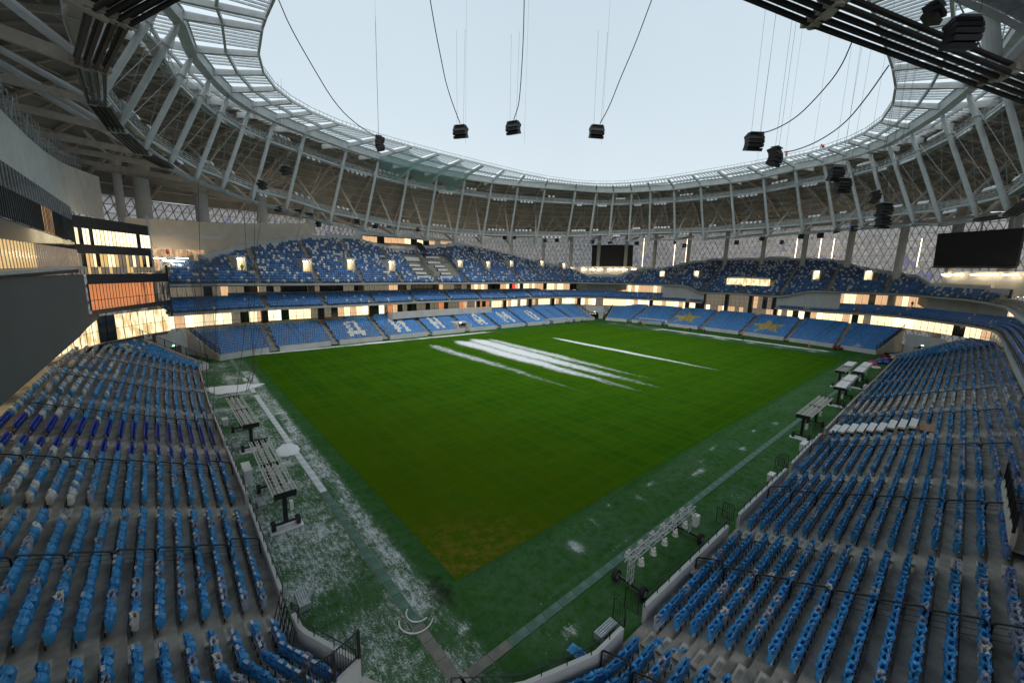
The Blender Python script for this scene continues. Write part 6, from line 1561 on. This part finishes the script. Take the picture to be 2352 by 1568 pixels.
for k, p in enumerate([(119.9, 59.7), (124.2, 46.5), (124.6, 28.0), (119.8, 9.7)]):
    root = empty('marker_cone', (*p, 0), label=f'tall orange marker before the far right stand, {ORD[k]} from the left', cat='marker cone', group='orange markers before the far right stand'); mb = MB(); mb.lathe((0, 0, 0), [(.30, 0), (.30, .05), (.17, .06), (.06, 1.25)], 8); mb.build('cone', ORANGE, root); mb = MB(); mb.lathe((0, 0, .6), [(.135, 0), (.115, .15)], 8); mb.build('white_band', WHITEP, root)
# ------------------------------------------------------------------ people
def person(p, rz, top, pose, lab, legs=NAVY, hat=None):
    root = empty('person', p, rz, label=lab, cat='person')
    if pose == 'bend': J = {'hip': (0, 0, .92), 'ch': (.35, 0, 1.28), 'nk': (.45, 0, 1.36), 'hd': (.58, 0, 1.40), 'k': [(.08, .12, .5), (-.05, -.12, .5)], 'f': [(.0, .12, .06), (-.18, -.12, .06)], 'e': [(.42, .22, .98), (.45, -.2, 1.0)], 'h': [(.62, .10, .78), (.62, -.08, .82)]}
    elif pose == 'sit': J = {'hip': (0, 0, .5), 'ch': (.05, 0, .95), 'nk': (.07, 0, 1.08), 'hd': (.1, 0, 1.22), 'k': [(.45, .12, .52), (.45, -.12, .52)], 'f': [(.5, .12, .08), (.5, -.12, .08)], 'e': [(.2, .26, .75), (.2, -.26, .75)], 'h': [(.42, .15, .66), (.42, -.15, .66)]}
    else: J = {'hip': (0, 0, .92), 'ch': (.02, 0, 1.36), 'nk': (.02, 0, 1.5), 'hd': (.05, 0, 1.65), 'k': [(.10, .11, .5), (-.02, -.11, .5)], 'f': [(.06, .12, .06), (-.14, -.12, .06)], 'e': [(.06, .27, 1.12), (.10, -.27, 1.12)], 'h': [(.24, .2, .98), (.30, -.14, 1.0)]}
    V = [J['hip'], J['ch'], J['nk'], J['hd']]; R = [.15, .17, .07, .11]; Ed = [(0, 1), (1, 2), (2, 3)]
    for s_ in (0, 1):
        sg = 1 if s_ == 0 else -1; o = len(V); V += [(J['hip'][0], sg * .10, J['hip'][2] - .06), J['k'][s_], J['f'][s_], (J['f'][s_][0] + .16, J['f'][s_][1], .04)]; R += [.11, .075, .05, .045]; Ed += [(0, o), (o, o + 1), (o + 1, o + 2), (o + 2, o + 3)]
        o = len(V); V += [(J['ch'][0], sg * .19, J['ch'][2] + .06), J['e'][s_], J['h'][s_]]; R += [.075, .055, .045]; Ed += [(1, o), (o, o + 1), (o + 1, o + 2)]
    me = bpy.data.meshes.new('body'); me.from_pydata(V, Ed, []); o = bpy.data.objects.new('body', me); COL.objects.link(o); o.parent = root; o.modifiers.new('skin', 'SKIN')
    for i, r in enumerate(R): me.skin_vertices[0].data[i].radius = (r, r)
    me.skin_vertices[0].data[0].use_root = True; me.materials.append(legs)
    s2_ = o.modifiers.new('sub', 'SUBSURF'); s2_.levels = 1; s2_.render_levels = 1
    hip, ch = np.array(J['hip']), np.array(J['ch']); mb = MB(); mb.tube(hip + (0, 0, .05), ch, .20, 10, r2=.23); mb.tube(ch, np.array(J['nk']), .23, 10, r2=.10); mb.build('jacket', top, root)
    for s_ in (0, 1): mb = MB(); sh = np.array((J['ch'][0], (1 if s_ == 0 else -1) * .19, J['ch'][2] + .06)); mb.tube(sh, J['e'][s_], .085, 8, r2=.07); mb.tube(J['e'][s_], J['h'][s_], .07, 8, r2=.055); mb.build('sleeve', top, root)
    mb = MB(); mb.lathe(np.array(J['hd']), [(.05, -.12), (.09, -.08), (.105, 0), (.09, .08), (.04, .12)], 10); mb.build('face', SKIN, root)
    mb = MB(); mb.lathe(np.array(J['hd']) + (-.01, 0, .03), [(.12, 0), (.115, .06), (.07, .12), (.01, .14)], 10); mb.build('hat', hat or NAVY, root)
person((117.8, 41.3, 0), 2.4, NAVY, 'bend', 'person in dark clothes bending to clear snow before the first gold star')
mb = MB(); mb.tube((117.3, 41.9, .05), (117.6, 41.5, 1.0), .02, 5); mb.box((117.2, 42.0, .08), .4, .3, .04); mb.build('snow_shovel', BLACK, label='dark snow shovel held by the bending worker', cat='shovel')
person((117.2, 36.7, 0), 1.5, NAVY, 'stand', 'person in dark clothes standing on the far snow strip')
person((113.3, 24.1, 0), .8, NAVY, 'stand', 'person in dark clothes on the snow before the second gold star')
p_ = at(385, 590, y=84.5); person((p_[0], p_[1], p_[2] + .2), -1.2, REDL, 'sit', 'worker in red sitting on the ledge beside the corner building', hat=REDL)
i, k = on_upper(556, 622); q_ = G[i] + GN[i] * (.8 * k); person((*q_, Z3[i] + .55 * k), -1.8, GREENV, 'stand', 'worker in a yellow-green vest in the leftmost upper stair entrance', hat=ORANGE)
for (u, v, lb, po) in ((1806, 362, 'worker in orange on the roof rim above the last loudspeaker', 'stand'), (1890, 343, 'worker in orange bending on the roof rim farther right', 'bend')):
    I_ = np.array([inner(NODE[k][0])[:2] for k in range(NN)]); c = ray_curve(u, v, np.array([If(t) for t in np.linspace(0, 6.283, 200)[:-1]])); person((c[0], c[1], c[2] - .3), 1.0, ORANGE, po, lb, hat=REDL)
qq = at(2094, 706, x=147); person((qq[0], qq[1], qq[2]), 3.0, REDL, 'stand', 'worker in a red vest before the tan box windows at the right')
# lit vertical strips on the facade; added lamps, hidden behind the upper tier, brighten roof and facade
LEDW = emat('lit_strip', (1.0, .80, .55), 5.0)
for k, (u, ) in enumerate([(1478,), (1550,), (1577,), (1830,), (1885,), (1915,), (2117,)]):
    c = ray_curve(u, 580, Oa)
    if c is None: continue
    cc = c[:2] + (np.array([54, 36]) - c[:2]) / np.linalg.norm(np.array([54, 36]) - c[:2]) * 1.2
    z0, z1 = solve_z(*cc, [0, 2400], [612, 612], 0, 60) or 24, solve_z(*cc, [0, 2400], [548, 548], 0, 60) or 32
    mb = MB(); mb.path([(0, 0, 0), (0, 0, (z1 - z0) * .5), (0, 0, z1 - z0)], .07, 6); o = mb.build('light_strip', LEDW, label=f'glowing vertical light strip on the facade, {ORD[k]} from the left', cat='light strip', group='vertical light strips on the facade'); o.location = (*cc, z0)
for i in range(6, i0 + 6, 11):
    n = max(2, int(round((DM[i] - .7) / .8))); d = 1.9 + .8 * n + 5.5; c = G[i] + GN[i] * d; mb = MB(); mb.box((0, 0, 0), .2, 2.6, .16); mb.box((0, 0, .25), .3, 2.6, .05); o = mb.build('hidden_fill_lamp', MATS['fill_tube'], label=f'added fill lamp hidden behind the upper tier, {ORD[min(i // 11, 45) % 30]} round from the left', cat='lamp', group='added fill lamps'); o.location = (*c, Z3[i] + .55 * n - .6); o.rotation_euler = (0, 0, math.atan2(GN[i][1], GN[i][0]))
